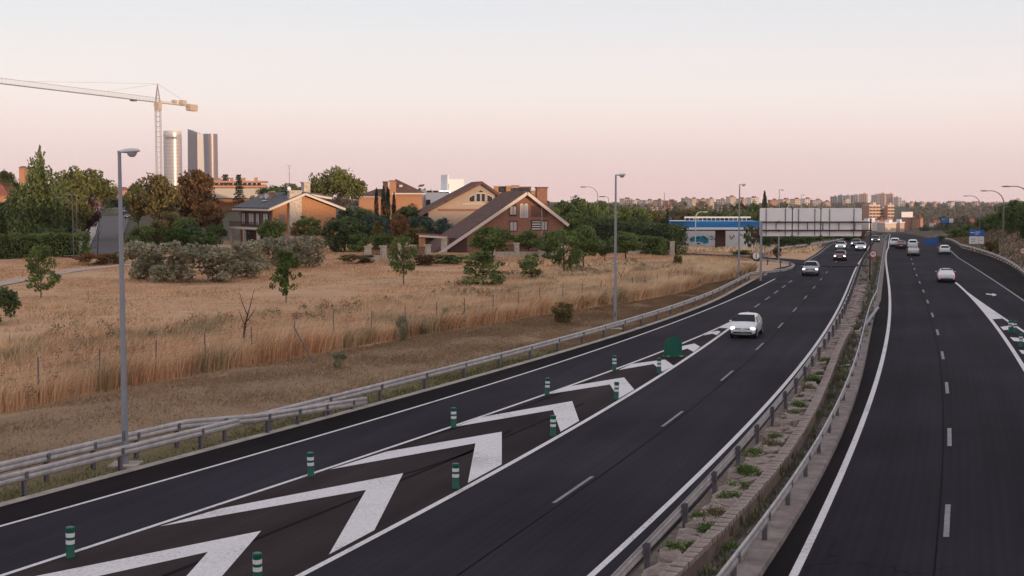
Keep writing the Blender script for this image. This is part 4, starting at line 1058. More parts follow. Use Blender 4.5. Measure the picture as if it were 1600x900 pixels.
def house_hipped():
    D = 290.0; x0 = pt(638, 320, D)[0]; g = tz(x0, D) - .2; k = D / F_PX
    r = thing('orange_house', 'orange house with brown hipped roof and twin brick chimneys behind cypresses', 'house', (x0, D, g), rz=math.radians(8))
    Z = lambda py_: pt(638, py_, D)[2] - g; X = lambda px: (px - 638) * k
    xl, xr, d = X(617), X(660), 9.0
    b = MB(); b.box(((xl + xr) / 2, d / 2, Z(302) / 2 - .3), (xr - xl, d, Z(302) + .6)); b.build('wall', M_orange, r)
    ov = .6; ze, za = Z(301.5), Z(279)
    A = [(xl - ov, -ov, ze), (xr + ov, -ov, ze), (xr + ov, d + ov, ze), (xl - ov, d + ov, ze), (X(620), d / 2, za)]
    b = MB(); b.add(A, [(0, 1, 4), (1, 2, 4), (2, 3, 4), (3, 0, 4), (3, 2, 1, 0)]); b.build('roof', M_tile, r)
    b = MB(); b.box(((xl + xr) / 2, -ov - .05, ze - .15), (xr - xl + 2 * ov + .1, .12, .3)); b.build('fascia', M_fascia, r)
    xa, xb = X(562), X(617)
    b = MB(); b.box(((xa + xb) / 2, 5, Z(308) / 2 - .3), (xb - xa - .02, 8, Z(308) + .6)); b.build('wall', M_orange, r)
    ze2, za2 = Z(307), Z(295)
    A = [(xa - ov, .4, ze2), (xb - .05, .4, ze2), (xb - .05, 9.6, ze2), (xa - ov, 9.6, ze2), (X(590), 5, za2), (xb - .05, 5, za2)]
    b = MB(); b.add(A, [(0, 1, 5, 4), (2, 3, 4, 5), (3, 0, 4), (1, 2, 5), (3, 2, 1, 0)]); b.build('roof', M_tile, r)
    chimney(r, (X(614), -.1, Z(320)), 1.35, 1.2, Z(283) - Z(320), M_orange, M_brick_d)
    chimney(r, (X(604), 3.5, Z(310)), 1.1, 1.1, Z(284.5) - Z(310), M_orange, M_brick_d)
    b = MB(); b.box((X(627), 1.0, Z(290.5)), (.7, .1, .45)); b.build('skylight', M_frame, r)
house_hipped()

def white_building():
    D = 300.0; x0 = pt(690, 320, D)[0]; g = tz(x0, D); k = D / F_PX
    r = thing('white_building', 'modern white building with flat blocks and a tall white stair tower', 'building', (x0, D, g), rz=math.radians(22))
    Z = lambda py_: pt(690, py_, D)[2] - g; X = lambda px: (px - 690) * k
    def blk(nm, px0, px1, top, y0, d, m=M_whitewall):
        b = MB(); b.box(((X(px0) + X(px1)) / 2, y0 + d / 2, Z(top) / 2 - .3), (X(px1) - X(px0), d, Z(top) + .6)); return b.build(nm, m, r)
    blk('wall', 664, 712, 297.5, 0, 8); blk('tower', 707.5, 735, 279.5, 3.0, 4.0); blk('parapet', 706.3, 708.3, 272.5, 2.6, 4.6)
    o = blk('lower_wall', 645, 664, 306, 1, 6)
    for px in (670, 680, 690, 700):
        b = MB(); b.box((X(px), -.03, Z(299.3)), (1.05, .1, .34)); b.build('window', M_glass, r)
    window(r, (X(668), -.01, Z(318)), .9, 1.6, M_glass, M_wood, mull=False)
    b = MB(); b.tube([(X(701), -.4, Z(330)), (X(701), -.4, Z(287))], .07, 6); b.build('flue', M_post, r)
white_building()
def flats():
    D = 275.0; x0 = pt(775, 320, D)[0]; g = tz(x0, D); k = D / F_PX
    r = thing('flats', 'block of flats with grey roof boxes and orange chimneys behind the brick gable', 'building', (x0, D, g), rz=math.radians(4))
    Z = lambda py_: pt(800, py_, D)[2] - g; X = lambda px: (px - 775) * k
    b = MB(); b.box((X(805), 5, Z(300) / 2 - .3), (X(836) - X(772), 9, Z(300) + .6)); b.build('wall', M_brick_o, r)
    for px0, px1, tp, m, y in ((780, 792, 292, M_slate, 1), (792, 800, 290.5, M_orange, .6), (800, 812, 290.5, M_beige, 1.2), (812, 831, 292.5, M_slate, 1.4)):
        b = MB(); b.box(((X(px0) + X(px1)) / 2, y + 2, Z(tp) / 2), (X(px1) - X(px0) - .03, 4, Z(tp))); b.build('roof_box', m, r)
        b = MB(); b.box(((X(px0) + X(px1)) / 2, y + 2, Z(tp) + .07), (X(px1) - X(px0) + .1, 4.2, .14)); b.build('roof_slab', M_redtile, r)
    for px, tp in ((775, 291), (794, 291), (833, 298), (841, 303)):
        chimney(r, (X(px), -.2, Z(305)), .9, .8, Z(tp) - Z(305), M_orange, M_fascia)
    for px in (786, 806, 822): window(r, (X(px), -.01, Z(296)), 1.2, .6, M_glass, M_wood)
flats()
def long_block():
    D = 360.0; x0 = pt(330, 320, D)[0]; g = tz(x0, D); k = D / F_PX
    r = thing('arcade_building', 'long low orange building with rows of dark arcade openings behind the conifers', 'building', (x0, D, g), rz=math.radians(6))
    Z = lambda py_: pt(370, py_, D)[2] - g; X = lambda px: (px - 330) * k
    b = MB(); b.box((X(370), 5, Z(288) / 2 - .3), (X(410) - X(326), 10, Z(288) + .6)); b.build('wall', M_orange, r)
    for tp, h in ((284, .5), (291.5, .5)):
        b = MB(); b.box((X(370), 3.8, Z(tp)), (X(412) - X(324), 11, h)); b.build('floor_slab', mat('orange_slab', (.48, .25, .14), .9), r)
    for tp in (288, 295.5):
        for q in range(11):
            b = MB(); b.box((X(332 + q * 7.2), -.06, Z(tp)), (.95, .3, .75)); b.build('window', M_glass, r)
    b = MB(); b.box((X(365), -3.5, Z(302)), (X(409) - X(322), 6.0, 2.6)); b.build('terrace_wall', mat('terrace_render', (.50, .44, .39), .9), r)
    for q in range(4): chimney(r, (X(340 + q * 19), 5, Z(284)), .8, .8, 1.0, M_orange)
long_block()
def small_houses():
    for lab, px0, px1, te, ta, D, wm, rm, rz in (
        ('brick house with red tiled roof peeping over the clipped hedge', -12, 22, 305, 285, 240, M_brick_o, M_redtile, 10),
        ('small orange house at the top of the climbing street', 153, 184, 311, 300, 400, M_orange, M_redtile, 35),
        ('sunlit apartment house closing the view up the climbing street', 182, 206, 297, 292, 640, M_orange, M_redtile, 38),
        ('pale tower of a house behind the tall poplar', 30, 39, 262, 259, 236, M_orange, M_redtile, 10)):
        x0, x1 = pt(px0, 300, D)[0], pt(px1, 300, D)[0]; g = tz((x0 + x1) / 2, D); w = x1 - x0
        r = thing('tiled_house', lab, 'house', ((x0 + x1) / 2, D, g), rz=math.radians(rz)); ze, za = pt(100, te, D)[2] - g, pt(100, ta, D)[2] - g; d = max(w * .8, 4)
        b = MB(); b.box((0, d / 2, ze / 2 - .3), (w * .86, d, ze + .6)); b.build('wall', wm, r)
        h = w / 2
        b = MB(); b.add([(-h, -.5, ze), (h, -.5, ze), (h, d + .5, ze), (-h, d + .5, ze), (-h * .55, d / 2, za), (h * .55, d / 2, za)], [(0, 1, 5, 4), (2, 3, 4, 5), (3, 0, 4), (1, 2, 5), (3, 2, 1, 0)]); b.build('roof', rm, r)
        if px1 - px0 > 12:
            for q in (-.25, .1): window(r, (w * q, -.01, ze - 1.4), w * .13, 1.2, M_glass, M_frame)
small_houses()

# low garden wall with brick pillars and dark railings in front of the houses
def garden_wall(name, label, p0, p1, n, hw=.7, hp=1.75):
    (xa, ya), (xb, yb) = p0, p1; L = math.dist(p0, p1); a = math.atan2(yb - ya, xb - xa); g = (tz(*p0) + tz(*p1)) / 2
    r = thing(name, label, 'wall', (xa, ya, g), rz=a)
    b = MB(); b.box((L / 2, 0, hw / 2 - .3), (L, .35, hw + .6)); b.build('wall_base', M_stonewall, r)
    for i in range(n + 1):
        b = MB(); b.box((L * i / n, 0, hp / 2 - .1), (.65, .6, hp + .2)); b.box((L * i / n, 0, hp + .06), (.8, .75, .14)); b.build('pillar', M_stonewall, r)
    for i in range(n):
        b = MB(); x0, x1 = L * i / n + .33, L * (i + 1) / n - .33
        b.box(((x0 + x1) / 2, 0, hw + .08), (x1 - x0, .05, .06)); b.box(((x0 + x1) / 2, 0, hp - .2), (x1 - x0, .05, .06))
        for xx in np.arange(x0 + .06, x1, .16): b.box((xx, .003, (hw + hp - .1) / 2), (.07, .03, hp - hw - .15))
        b.build('railing', M_wood, r)
garden_wall('garden_wall', 'stone garden wall with pale pillars and dark railings before the brick gable house', gp(770, 402, .7), gp(880, 401, .7), 3)
garden_wall('garden_wall', 'stone garden wall with pillars and dark railing beside the conifers', gp(575, 408, .7), gp(668, 405, .7), 4)
garden_wall('garden_wall', 'stone garden wall with pillar under the long clipped hedge', gp(985, 396, .7), gp(1050, 396, .7), 2)

# ------------------------------------------------------------------ filling station
def station():
    D = 268.0; x0 = pt(1047, 350, D)[0]; xm = pt(1110, 350, D)[0]; g = tz(xm, D)
    k = D / F_PX; X = lambda px: (px - 1047) * k; Z = lambda py_: pt(1110, py_, D)[2] - g
    r = thing('canopy', 'filling station canopy with blue fascia on two dark stone-clad pillars', 'canopy', (x0, D, g), rz=math.radians(-2))
    m_b = mat('canopy_blue', (.012, .17, .46), .4, .06, 1.0)
    b = MB(); b.box((X(1116), 5, Z(350.5)), (X(1185) - X(1047), 10, Z(345.5) - Z(355))); b.build('fascia', m_b, r)
    b = MB(); b.box((X(1121), 4.7, Z(357)), (X(1185) - X(1063), 10, Z(355.2) - Z(358.8))); b.build('soffit', M_whitewall, r)
    b = MB(); b.box((X(1060), 2, Z(345.2)), (X(1071) - X(1048), 5, .12)); b.build('roof_edge', M_whitewall, r)
    for px, w in ((1130, 15), (1068, 5)):
        b = MB(); b.box((X(px), 5, Z(359) / 2 - .4), (w * k, 1.6, Z(359) + .8)); b.build('pillar', M_brick_d, r)
    b = MB()
    for px in np.arange(1076, 1181, 7): b.box((X(px), 8, Z(343)), (.10, .10, .7))
    b.box((X(1128), 8, Z(340.5)), (X(1181) - X(1075), .2, .30)); b.build('roof_rail', M_whitewall, r)
    # white wall with graffiti
    D2 = 284.0; xa, xb = pt(1072, 370, D2)[0], pt(1182, 370, D2)[0]; g2 = tz((xa + xb) / 2, D2); zt = pt(1110, 361, D2)[2] - g2
    w = tag(link('graffiti_wall', None), 'white wall with blue graffiti under the canopy', 'wall'); w.location = (xa, D2, g2)
    b = MB(); b.box(((xb - xa) / 2, .15, zt / 2 - .3), (xb - xa, .3, zt + .6)); b.build('wall_face', M_whitewall, w)
    k2 = D2 / F_PX; Xx = lambda px: (px - 1072) * k2; Zz = lambda py_: pt(1110, py_, D2)[2] - g2
    m_g = mat('graffiti_blue', (.03, .30, .45), .6, .2, 2)
    P = [(1077,374),(1080,371),(1084,372),(1089,369),(1094,370),(1098,368),(1103,370),(1107,374),(1107,379),(1102,381),(1096,378),(1091,380),(1086,377),(1080,378)]
    b = MB(); b.prism([(Xx(a), Zz(c)) for a, c in P][::-1], -.03, 0); b.build('graffiti', m_g, w)
    for a, c, a2, c2 in ((1078,376,1083,370),(1083,370,1089,373),(1089,373,1094,369),(1098,369,1106,374),(1107.5,369,1107.5,374),(1110,369,1113,369),(1113,369,1113,374),(1110,374,1113,374),(1116,369,1116,374),(1116,374,1119,374),(1140,368,1143,374),(1143,374,1147,367),(1147,367,1148,372),(1153,368,1158,366),(1158,366,1160,369)):
        b = MB(); b.bar((Xx(a), -.045, Zz(c)), (Xx(a2), -.045, Zz(c2)), .03, .16); b.build('graffiti', M_black if a < 1130 else M_redtile, w)
    b = MB(); b.prism([(Xx(a), Zz(c)) for a, c in ((1086,382),(1087,379.5),(1092,377.5),(1096,379.5),(1097,382.5))][::-1], -.06, -.03); b.build('graffiti', M_whitewall, w)
    b = MB(); b.prism([(Xx(a), Zz(c)) for a, c in ((1089,381.5),(1089,379.5),(1093.5,379.5),(1093.5,381.5))][::-1], -.08, -.055); b.build('graffiti', M_black, w)
station()

# ------------------------------------------------------------------ crane
def crane():
    D = 350.0; x, _, zj = pt(246.5, 160, D); g = tz(x, D); h = zj - g; za = pt(248, 131, D)[2] - g
    r = thing('tower_crane', 'tall tower crane with lattice jib over the distant rooftops', 'crane', (x, D, g))
    m_s = mat('crane_steel', (.36, .33, .33), .6, .08, 1); m_y = mat('crane_cream', (.55, .43, .33), .6, .08, 1)
    b = MB(); w = .62
    for sx_ in (-w, w):
        for sy in (-w, w): b.bar((sx_, sy, 0), (sx_, sy, h), .12)
    z = 0
    while z < h - 1.3:
        for (a, c) in (((-w, -w), (w, -w)), ((w, -w), (w, w)), ((w, w), (-w, w)), ((-w, w), (-w, -w))):
            b.bar((*a, z), (*c, z), .07); b.bar((*a, z), (*c, z + 1.3), .04)
        z += 1.3
    b.build('mast', m_s, r)
    b = MB(); b.lathe([(.9, h - 1.0), (1.0, h - .9), (1.0, h - .3), (.8, h - .2)], 12); b.build('slew_ring', m_s, r)
    b = MB()
    for s in (-.55, .55): b.bar((s, -.5, h), (0, 0, za), .16); b.bar((s, .5, h), (0, 0, za), .16)
    for q in range(1, 5):
        f = q / 5; ww = .55 * (1 - f); zz = h + (za - h) * f
        b.bar((-ww, -ww * .9, zz), (ww, -ww * .9, zz), .08); b.bar((-ww, ww * .9, zz), (ww, ww * .9, zz), .08); b.bar((-ww, -ww, zz), (-ww, ww, zz), .08)
    b.build('tower_head', m_s, r)
    d = Vector((-18.7, -59, 0)).normalized(); nrm = Vector((-d.y, d.x, 0)); up = Vector((0, 0, 1))
    def lattice(nm, L, d, hh, wdt, step, z0, m, mc):
        b = MB(); base = Vector((0, 0, z0)); tip = base + d * L
        for s in (-wdt, wdt): b.bar(base + nrm * s, tip + nrm * s, .12)
        b.bar(base + up * hh, tip + up * hh, .09)
        n = int(L / step)
        for i in range(n):
            p, q, q2 = base + d * (i * step), base + d * ((i + .5) * step), base + d * ((i + 1) * step)
            for s in (-wdt, wdt): b.bar(p + nrm * s, q + up * hh, .032); b.bar(q + up * hh, q2 + nrm * s, .032)
            b.bar(p - nrm * wdt, p + nrm * wdt, .06)
        return b.build(nm, m, r)
    lattice('jib', 74, d, 1.15, .55, 1.5, h, m_s, 0)
    lattice('counter_jib', 19, -d, .5, .7, 1.5, h, m_y, 0)
    b = MB(); c = -d * 17.3 + Vector((0, 0, h - .5)); a = math.atan2(d.y, d.x)
    for q in range(4): b.box((*(-d * (15.2 + q * .95)).xy, h - .35), (.80, 1.5, 1.7), a)
    b.build('counterweight', m_y, r)
    b = MB(); b.box((*(-d * 12).xy, h + .8), (2.0, 1.2, 1.1), a); b.build('winch', m_y, r)
    b = MB(); b.box((*(-d * 8).xy, h + .75), (1.2, 1.0, .8), a); b.build('control_box', m_y, r)
    b = MB(); b.box((*(d * 1.6 + nrm * 1.1).xy, h - 1.1), (1.7, 1.2, 1.9), a); b.build('cab', m_y, r)
    b = MB(); T = Vector((0, 0, za))
    for L in (22, 52): b.bar(T, d * L + Vector((0, 0, h + 1.2)), .05)
    b.bar(T, -d * 16 + Vector((0, 0, h + .4)), .05); b.build('tie_bar', m_s, r)
    b = MB(); b.box((*(d * 11).xy, h - .25), (1.4, 1.2, .35), a); b.build('trolley', M_post, r)
crane()

# ------------------------------------------------------------------ office towers on the skyline
def towers():
    D = 3200.0
    mg = mat('tower_glass_pale', (.62, .58, .57), .36, .06, .02, metal=.35, spec=.5)
    md = mat('tower_glass_dark', (.16, .16, .22), .35, .08, .02, metal=.3, spec=.5)
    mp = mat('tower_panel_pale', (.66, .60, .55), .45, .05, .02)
    mo = mat('tower_bronze', (.26, .21, .21), .36, .08, .02, metal=.35)
    def base(label, px, D=D):
        x = pt(px, 300, D)[0]; g = tz(x, D) - 2
        return thing('office_tower', label, 'office tower', (x, D, g), group='office towers on the skyline'), (lambda py_: pt(px, py_, D)[2] - g), D / F_PX
    r, Z, k = base('round pale office tower with a bright sun glint', 271)
    R = 14 * k; H = Z(208)
    b = MB(); b.lathe([(R, 0), (R, H)], 48); b.build('shaft', mg, r, smooth=True)
    b = MB(); b.lathe([(R * .97, H), (R * .97, H + 5), (R * .90, H + 5.2)], 40); b.build('crown', mp, r)
    b = MB()
    for q in range(50): z = 3 + q * (H - 6) / 50; b.lathe([(R * 1.0, z), (R * 1.008, z + .2), (R * 1.008, z + .9), (R, z + 1.1)], 48)
    o = b.build('floor_band', mo, r); o['kind'] = 'stuff'
    b = MB(); b.box((R * .1, -R - .6, H - 12), (26, 1.0, 4)); b.build('nameplate', md, r)
    r, Z, k = base('faceted glass tower with a slanting top', 306)
    X = lambda px: (px - 306) * k
    # tapered prism: shaded left face painted dark, sunlit right face painted pale, slanted cut
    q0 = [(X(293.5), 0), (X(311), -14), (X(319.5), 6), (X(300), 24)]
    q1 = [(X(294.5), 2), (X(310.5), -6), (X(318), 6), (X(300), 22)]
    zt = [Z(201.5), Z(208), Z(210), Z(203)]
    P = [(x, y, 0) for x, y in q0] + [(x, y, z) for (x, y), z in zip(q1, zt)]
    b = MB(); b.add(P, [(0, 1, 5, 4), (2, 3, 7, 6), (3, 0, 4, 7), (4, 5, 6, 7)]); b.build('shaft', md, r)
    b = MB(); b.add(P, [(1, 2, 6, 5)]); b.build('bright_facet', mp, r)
    b = MB()
    for q in range(44):
        t = q / 44; e = [Vector(P[i]).lerp(Vector(P[i + 4]), t) for i in (0, 1)]
        b.bar(e[0] + Vector((0, -.6, 0)), e[1] + Vector((0, -.6, 0)), .5, .8)
    o = b.build('floor_band', mo, r); o['kind'] = 'stuff'
    r, Z, k = base('dark bronze office tower with a thin orange glint, third of the cluster', 330, 3420)
    R = 11 * k; H = Z(210)
    def arc(a0, a1, n=22): return [(R * math.cos(math.radians(a0 + (a1 - a0) * q / n)), R * math.sin(math.radians(a0 + (a1 - a0) * q / n))) for q in range(n + 1)]
    for nm, a0, a1, m in (('curtain_wall', 150, 268, md), ('shaft', 268, 510, mo)):  # shade side of the round shaft painted as darker glass
        A = arc(a0, a1); b = MB(); n = len(A); b.add([(x, y, 0) for x, y in A] + [(x, y, H) for x, y in A], [(q, q + 1, q + 1 + n, q + n) for q in range(n - 1)]); b.build(nm, m, r, smooth=True)
    b = MB(); b.lathe([(R * .99, H - .5), (R * .99, H + 1)], 40); b.build('roof', md, r)
    b = MB()
    for q in range(46): z = 3 + q * (H - 6) / 46; b.lathe([(R * 1.0, z), (R * 1.004, z + .3), (R * 1.004, z + .7), (R, z + .9)], 40)
    o = b.build('floor_band', md, r); o['kind'] = 'stuff'
towers()

# ------------------------------------------------------------------ city on the far slope
CITYM = [mat('city_cream', (.62, .50, .40), .9, .05, .05), mat('city_pink', (.56, .38, .31), .9, .05, .05), mat('city_grey', (.40, .36, .37), .9, .05, .05),
         mat('city_brick', (.42, .22, .15), .9, .05, .05), mat('city_white', (.72, .66, .62), .9, .05, .05)]
M_cityglass = mat('city_window', (.07, .065, .08), .4, .05, .1)
def block(label, px0, px1, top, D, m, rz, group, floors=5, roof=None, bottom=None, name='apartment_block', cat='building', depth=None, height=None):
    if height:                                   # slide along the sight line to where a building of this height meets the ground
        D = min(np.arange(350, 1800, 10.0), key=lambda q: abs(pt((px0 + px1) / 2, top, q)[2] - tz(pt((px0 + px1) / 2, top, q)[0], q) - height) + abs(q - D) * .002)
    x0, x1 = pt(px0, 310, D)[0], pt(px1, 310, D)[0]; xc = (x0 + x1) / 2; g = tz(xc, D) - 1
    H = pt(px0, top, D)[2] - g
    a = math.radians(rz); wv = x1 - x0; d = depth or min(16, wv * .55); w = max((wv - d * abs(math.sin(a))) / math.cos(a), wv * .45)
    r = thing(name, label, cat, (xc, D, g), a, group)
    b = MB(); b.box((0, 0, H / 2), (w, d, H)); b.build('wall', m, r)
    b = MB(); b.box((0, 0, H + .4), (w + .8, d + .8, .8)); b.box((w * .18, 0, H + 1.8), (w * .28, d * .5, 2.2)); b.build('roof', roof or m, r)
    fh = 3.1; nf = max(min(2, floors), min(floors, int(H / fh))); cols = max(2, min(9, int(w / 4)))
    for f in range(nf):
        z = H - 1.7 - f * fh
        if z < 1: break
        b = MB()
        for c in range(cols): b.box((-w / 2 + w * (c + .5) / cols, -d / 2 - .04, z), (w / cols * .55, .16, 1.4))
        for c in range(max(2, cols // 2)): b.box((w / 2 + .04, -d / 2 + d * (c + .5) / max(2, cols // 2), z), (.16, d / max(2, cols // 2) * .5, 1.4))
        o = b.build('window_row', M_cityglass, r)
    return r
G1 = 'apartment blocks on the far slope'
for i, (a, c, t, D, mi, rz, fl, lab) in enumerate((
    (1297,1309,307.5,2900,2,-25,12,'tall grey apartment block starting the cluster behind the sign backs'), (1309,1317,305.5,2950,2,-25,12,'tall grey apartment block second in the cluster over the sign backs'),
    (1317,1329,306,2900,2,-30,12,'tall grey block left of the sunlit yellow one'), (1329,1342,305,2850,2,-25,12,'tall slab of flats with a bright sunlit end wall'), (1342,1356,303.5,2900,1,-30,14,'tallest pinkish slab in the middle cluster'),
    (1361,1373,305,2800,2,-25,14,'grey slab opening the separate high-rise cluster'), (1371,1384,303,2850,1,-30,16,'pinkish high-rise in the middle of the separate cluster'), (1384,1396,303.5,2800,1,-25,16,'pinkish high-rise with a sunlit edge, third of its cluster'),
    (1396,1404,308.5,2800,2,-20,12,'narrower grey tower beside the pinkish high-rises'), (1403,1409,309,2780,4,-20,12,'white slim tower at the end of the high-rise cluster'), (1409,1415,314,2700,0,-20,6,'low sunlit block below the slim white tower'),
    (1316,1329,313,2500,0,35,5,'low sunlit yellow block before the grey towers'))):
    block(lab, a, c, t, D, CITYM[mi], rz, G1, fl)
for i, (a, c, t, D, mi, rz, lab) in enumerate((
    (968,988,311,2300,0,38,'cream flats above the dark trees at the start of the far skyline'), (986,1003,313,2400,4,30,'white flats next to the cream ones on the far skyline'), (1004,1022,313.5,2300,2,20,'grey roofed terrace over the trees near the thin mast'),
    (1022,1036,313,2250,1,35,'pink terrace at the foot of the thin mast'), (1036,1058,314,2350,3,35,'brick terrace with dark roofs before the grey block'), (1064,1077,310,2200,2,-12,'grey square block in shade on the far skyline'),
    (1076,1090,311,2150,0,40,'sunlit peach flats joined to the grey square block'), (1090,1104,312,2150,1,40,'sunlit pink flats with stepped gables'), (1104,1116,311,2150,0,40,'sunlit cream flats with narrow windows'),
    (1118,1134,312,2300,2,-10,'grey shaded flats beyond the cream ones'), (1134,1150,308,2250,0,40,'cream villa-like flats highest on the middle skyline'), (1150,1166,311,2200,1,38,'pink flats behind the slender lamp post'),
    (1166,1186,309.5,2150,4,36,'bright white flats before the dark cypress'), (1200,1216,313,2200,3,20,'brick flats with dark red roof behind the cypress'), (1216,1236,312,2250,0,30,'long cream flats over the first sign back'),
    (1235,1252,311.5,2200,0,38,'sunlit yellow flats over the first sign back'), (1252,1268,311,2300,4,30,'white flats over the second sign back'), (1267,1284,313,2300,2,10,'grey flats over the second sign back'), (1284,1298,315.5,2200,1,35,'pink low flats where the tall cluster begins'),
    (1010,1028,324,1500,0,36,'sunlit pale townhouses lower on the slope near the blue canopy'), (1028,1044,327,1450,1,36,'pink townhouses lower on the slope near the blue canopy'), (1040,1052,324,1550,1,30,'small pink house among trees above the canopy edge'),
    (1092,1110,324,1550,1,34,'orange house roofs among trees above the white lamp'), (1120,1131,326,1450,4,30,'small white house among trees above the canopy'))):
    block(lab, a, c, t, D, CITYM[mi], rz, 'flats and townhouses on the far slope', 4, mat('city_roof', (.24, .12, .09), .9, .1, .05))
for lab, a, c, t, D, mi, rz, fl in (('office block with orange sunlit balcony bands, the wider one', 1349, 1374, 321, 1300, 3, 28, 5), ('red brick link between the two balcony banded offices', 1373, 1384, 326, 1310, 3, 20, 4), ('office block with orange sunlit balcony bands, the narrower one', 1382, 1396, 321.5, 1300, 3, 28, 5)):
    r = block(lab, a, c, t, D, CITYM[mi], rz, 'banded offices by the junction', 5, CITYM[0])
    w = max(v.co.x for v in [c_ for c_ in r.children if c_.name.startswith('wall')][0].data.vertices); H = [c_ for c_ in r.children if c_.name.startswith('wall')][0].data.vertices[-1].co.z; dd = max(v.co.y for v in [c_ for c_ in r.children if c_.name.startswith('wall')][0].data.vertices)
    for f in range(4):
        b = MB(); b.box((0, -dd - .5, H - .4 - f * 3.1), (2 * w + 1, 1.0, 1.1)); b.box((w + .5, 0, H - .4 - f * 3.1), (1.0, 2 * dd, 1.1)); b.build('balcony_band', CITYM[0], r)
for lab, a, c, t, D, mi, rz in (('red roofed shop carrying the white billboard', 1409, 1428, 339.5, 1190, 3, 25), ('orange roofed shop beside the billboard shop', 1427, 1441, 341.5, 1180, 3, 30), ('long white shed with red stripe beside the far road', 1348, 1372, 346, 1150, 4, 25),
                               ('low brick shed in front of the banded offices', 1364, 1384, 344.5, 1200, 3, 25), ('pale sunlit shed row at the far junction', 1372, 1400, 349, 1120, 0, 25), ('small pink sunlit shed at the far junction', 1396, 1412, 348, 1130, 1, 25), ('white low shed behind the gantry end', 1348, 1360, 347, 1090, 4, 25)):
    block(lab, a, c, t, D, CITYM[mi], rz, 'sheds and shops at the far junction', 0, M_redtile if mi == 3 else M_whitewall, name='shop', depth=10)
def villa(label, px, w, D, m, h=5.5):
    x = pt(px, 330, D)[0]; g = tz(x, D)
    r = thing('villa', label, 'house', (x, D, g), .35, 'villas on the outbound slope')
    b = MB(); b.box((0, 0, h / 2 - .5), (w, w * .7, h + 1)); b.build('wall', m, r)
    b = MB(); H = w / 2 + .5; d = w * .35 + .5; b.add([(-H, -d, h), (H, -d, h), (H, d, h), (-H, d, h), (-H * .5, 0, h + 2.2), (H * .5, 0, h + 2.2)], [(0, 1, 5, 4), (2, 3, 4, 5), (3, 0, 4), (1, 2, 5), (3, 2, 1, 0)]); b.build('roof', M_redtile, r)
    for q in (-.28, 0, .28):
        b = MB(); b.box((w * q, -w * .35 - .04, h - 1.6), (w * .13, .12, 1.3)); b.build('window', M_cityglass, r)
for a in (('white villa among the trees on the outbound slope', 1464, 9, 1050, CITYM[4]), ('grey villa with red roof on the outbound slope', 1485, 9, 1000, CITYM[2]), ('white villa low among the trees by the tallest lamp', 1547, 8, 800, CITYM[4])): villa(*a)
villa('small orange kiosk at the roadside beyond the two-tier sign', 1519, 1.6, 425, CITYM[3], 1.5)
for i, (a, c, t, mi, rz, lab) in enumerate(((1421,1428,317,0,30,'cream block peeping over the far woods just past the slim towers'), (1437,1447,318.5,4,34,'white block peeping over the far woods, second past the towers'), (1458,1464,317.5,1,30,'narrow pink block over the woods before the blue gantry sign'),
        (1481,1492,316.5,4,36,'wide white block on the wooded skyline above the blue gantry sign'), (1500,1507,318,0,30,'small cream block on the wooded skyline behind the curved lamps'), (1519,1531,317,2,20,'grey block on the wooded skyline between the curved lamps'), (1544,1553,318,1,34,'pink block on the wooded skyline by the tallest curved lamp'))):
    block(lab, a, c, t, 2150 + 30 * i, CITYM[mi], rz, 'blocks on the wooded skyline', 3, CITYM[3])
x, D, z = pt(1038, 301, 2000); b = MB(); b.tube([(0, 0, 0), (0, 0, z - tz(x, D))], [.8, .4], 6); o = b.build('radio_mast', M_post, loc=(x, D, tz(x, D))); tag(o, 'thin radio mast standing over the far terraces', 'mast')

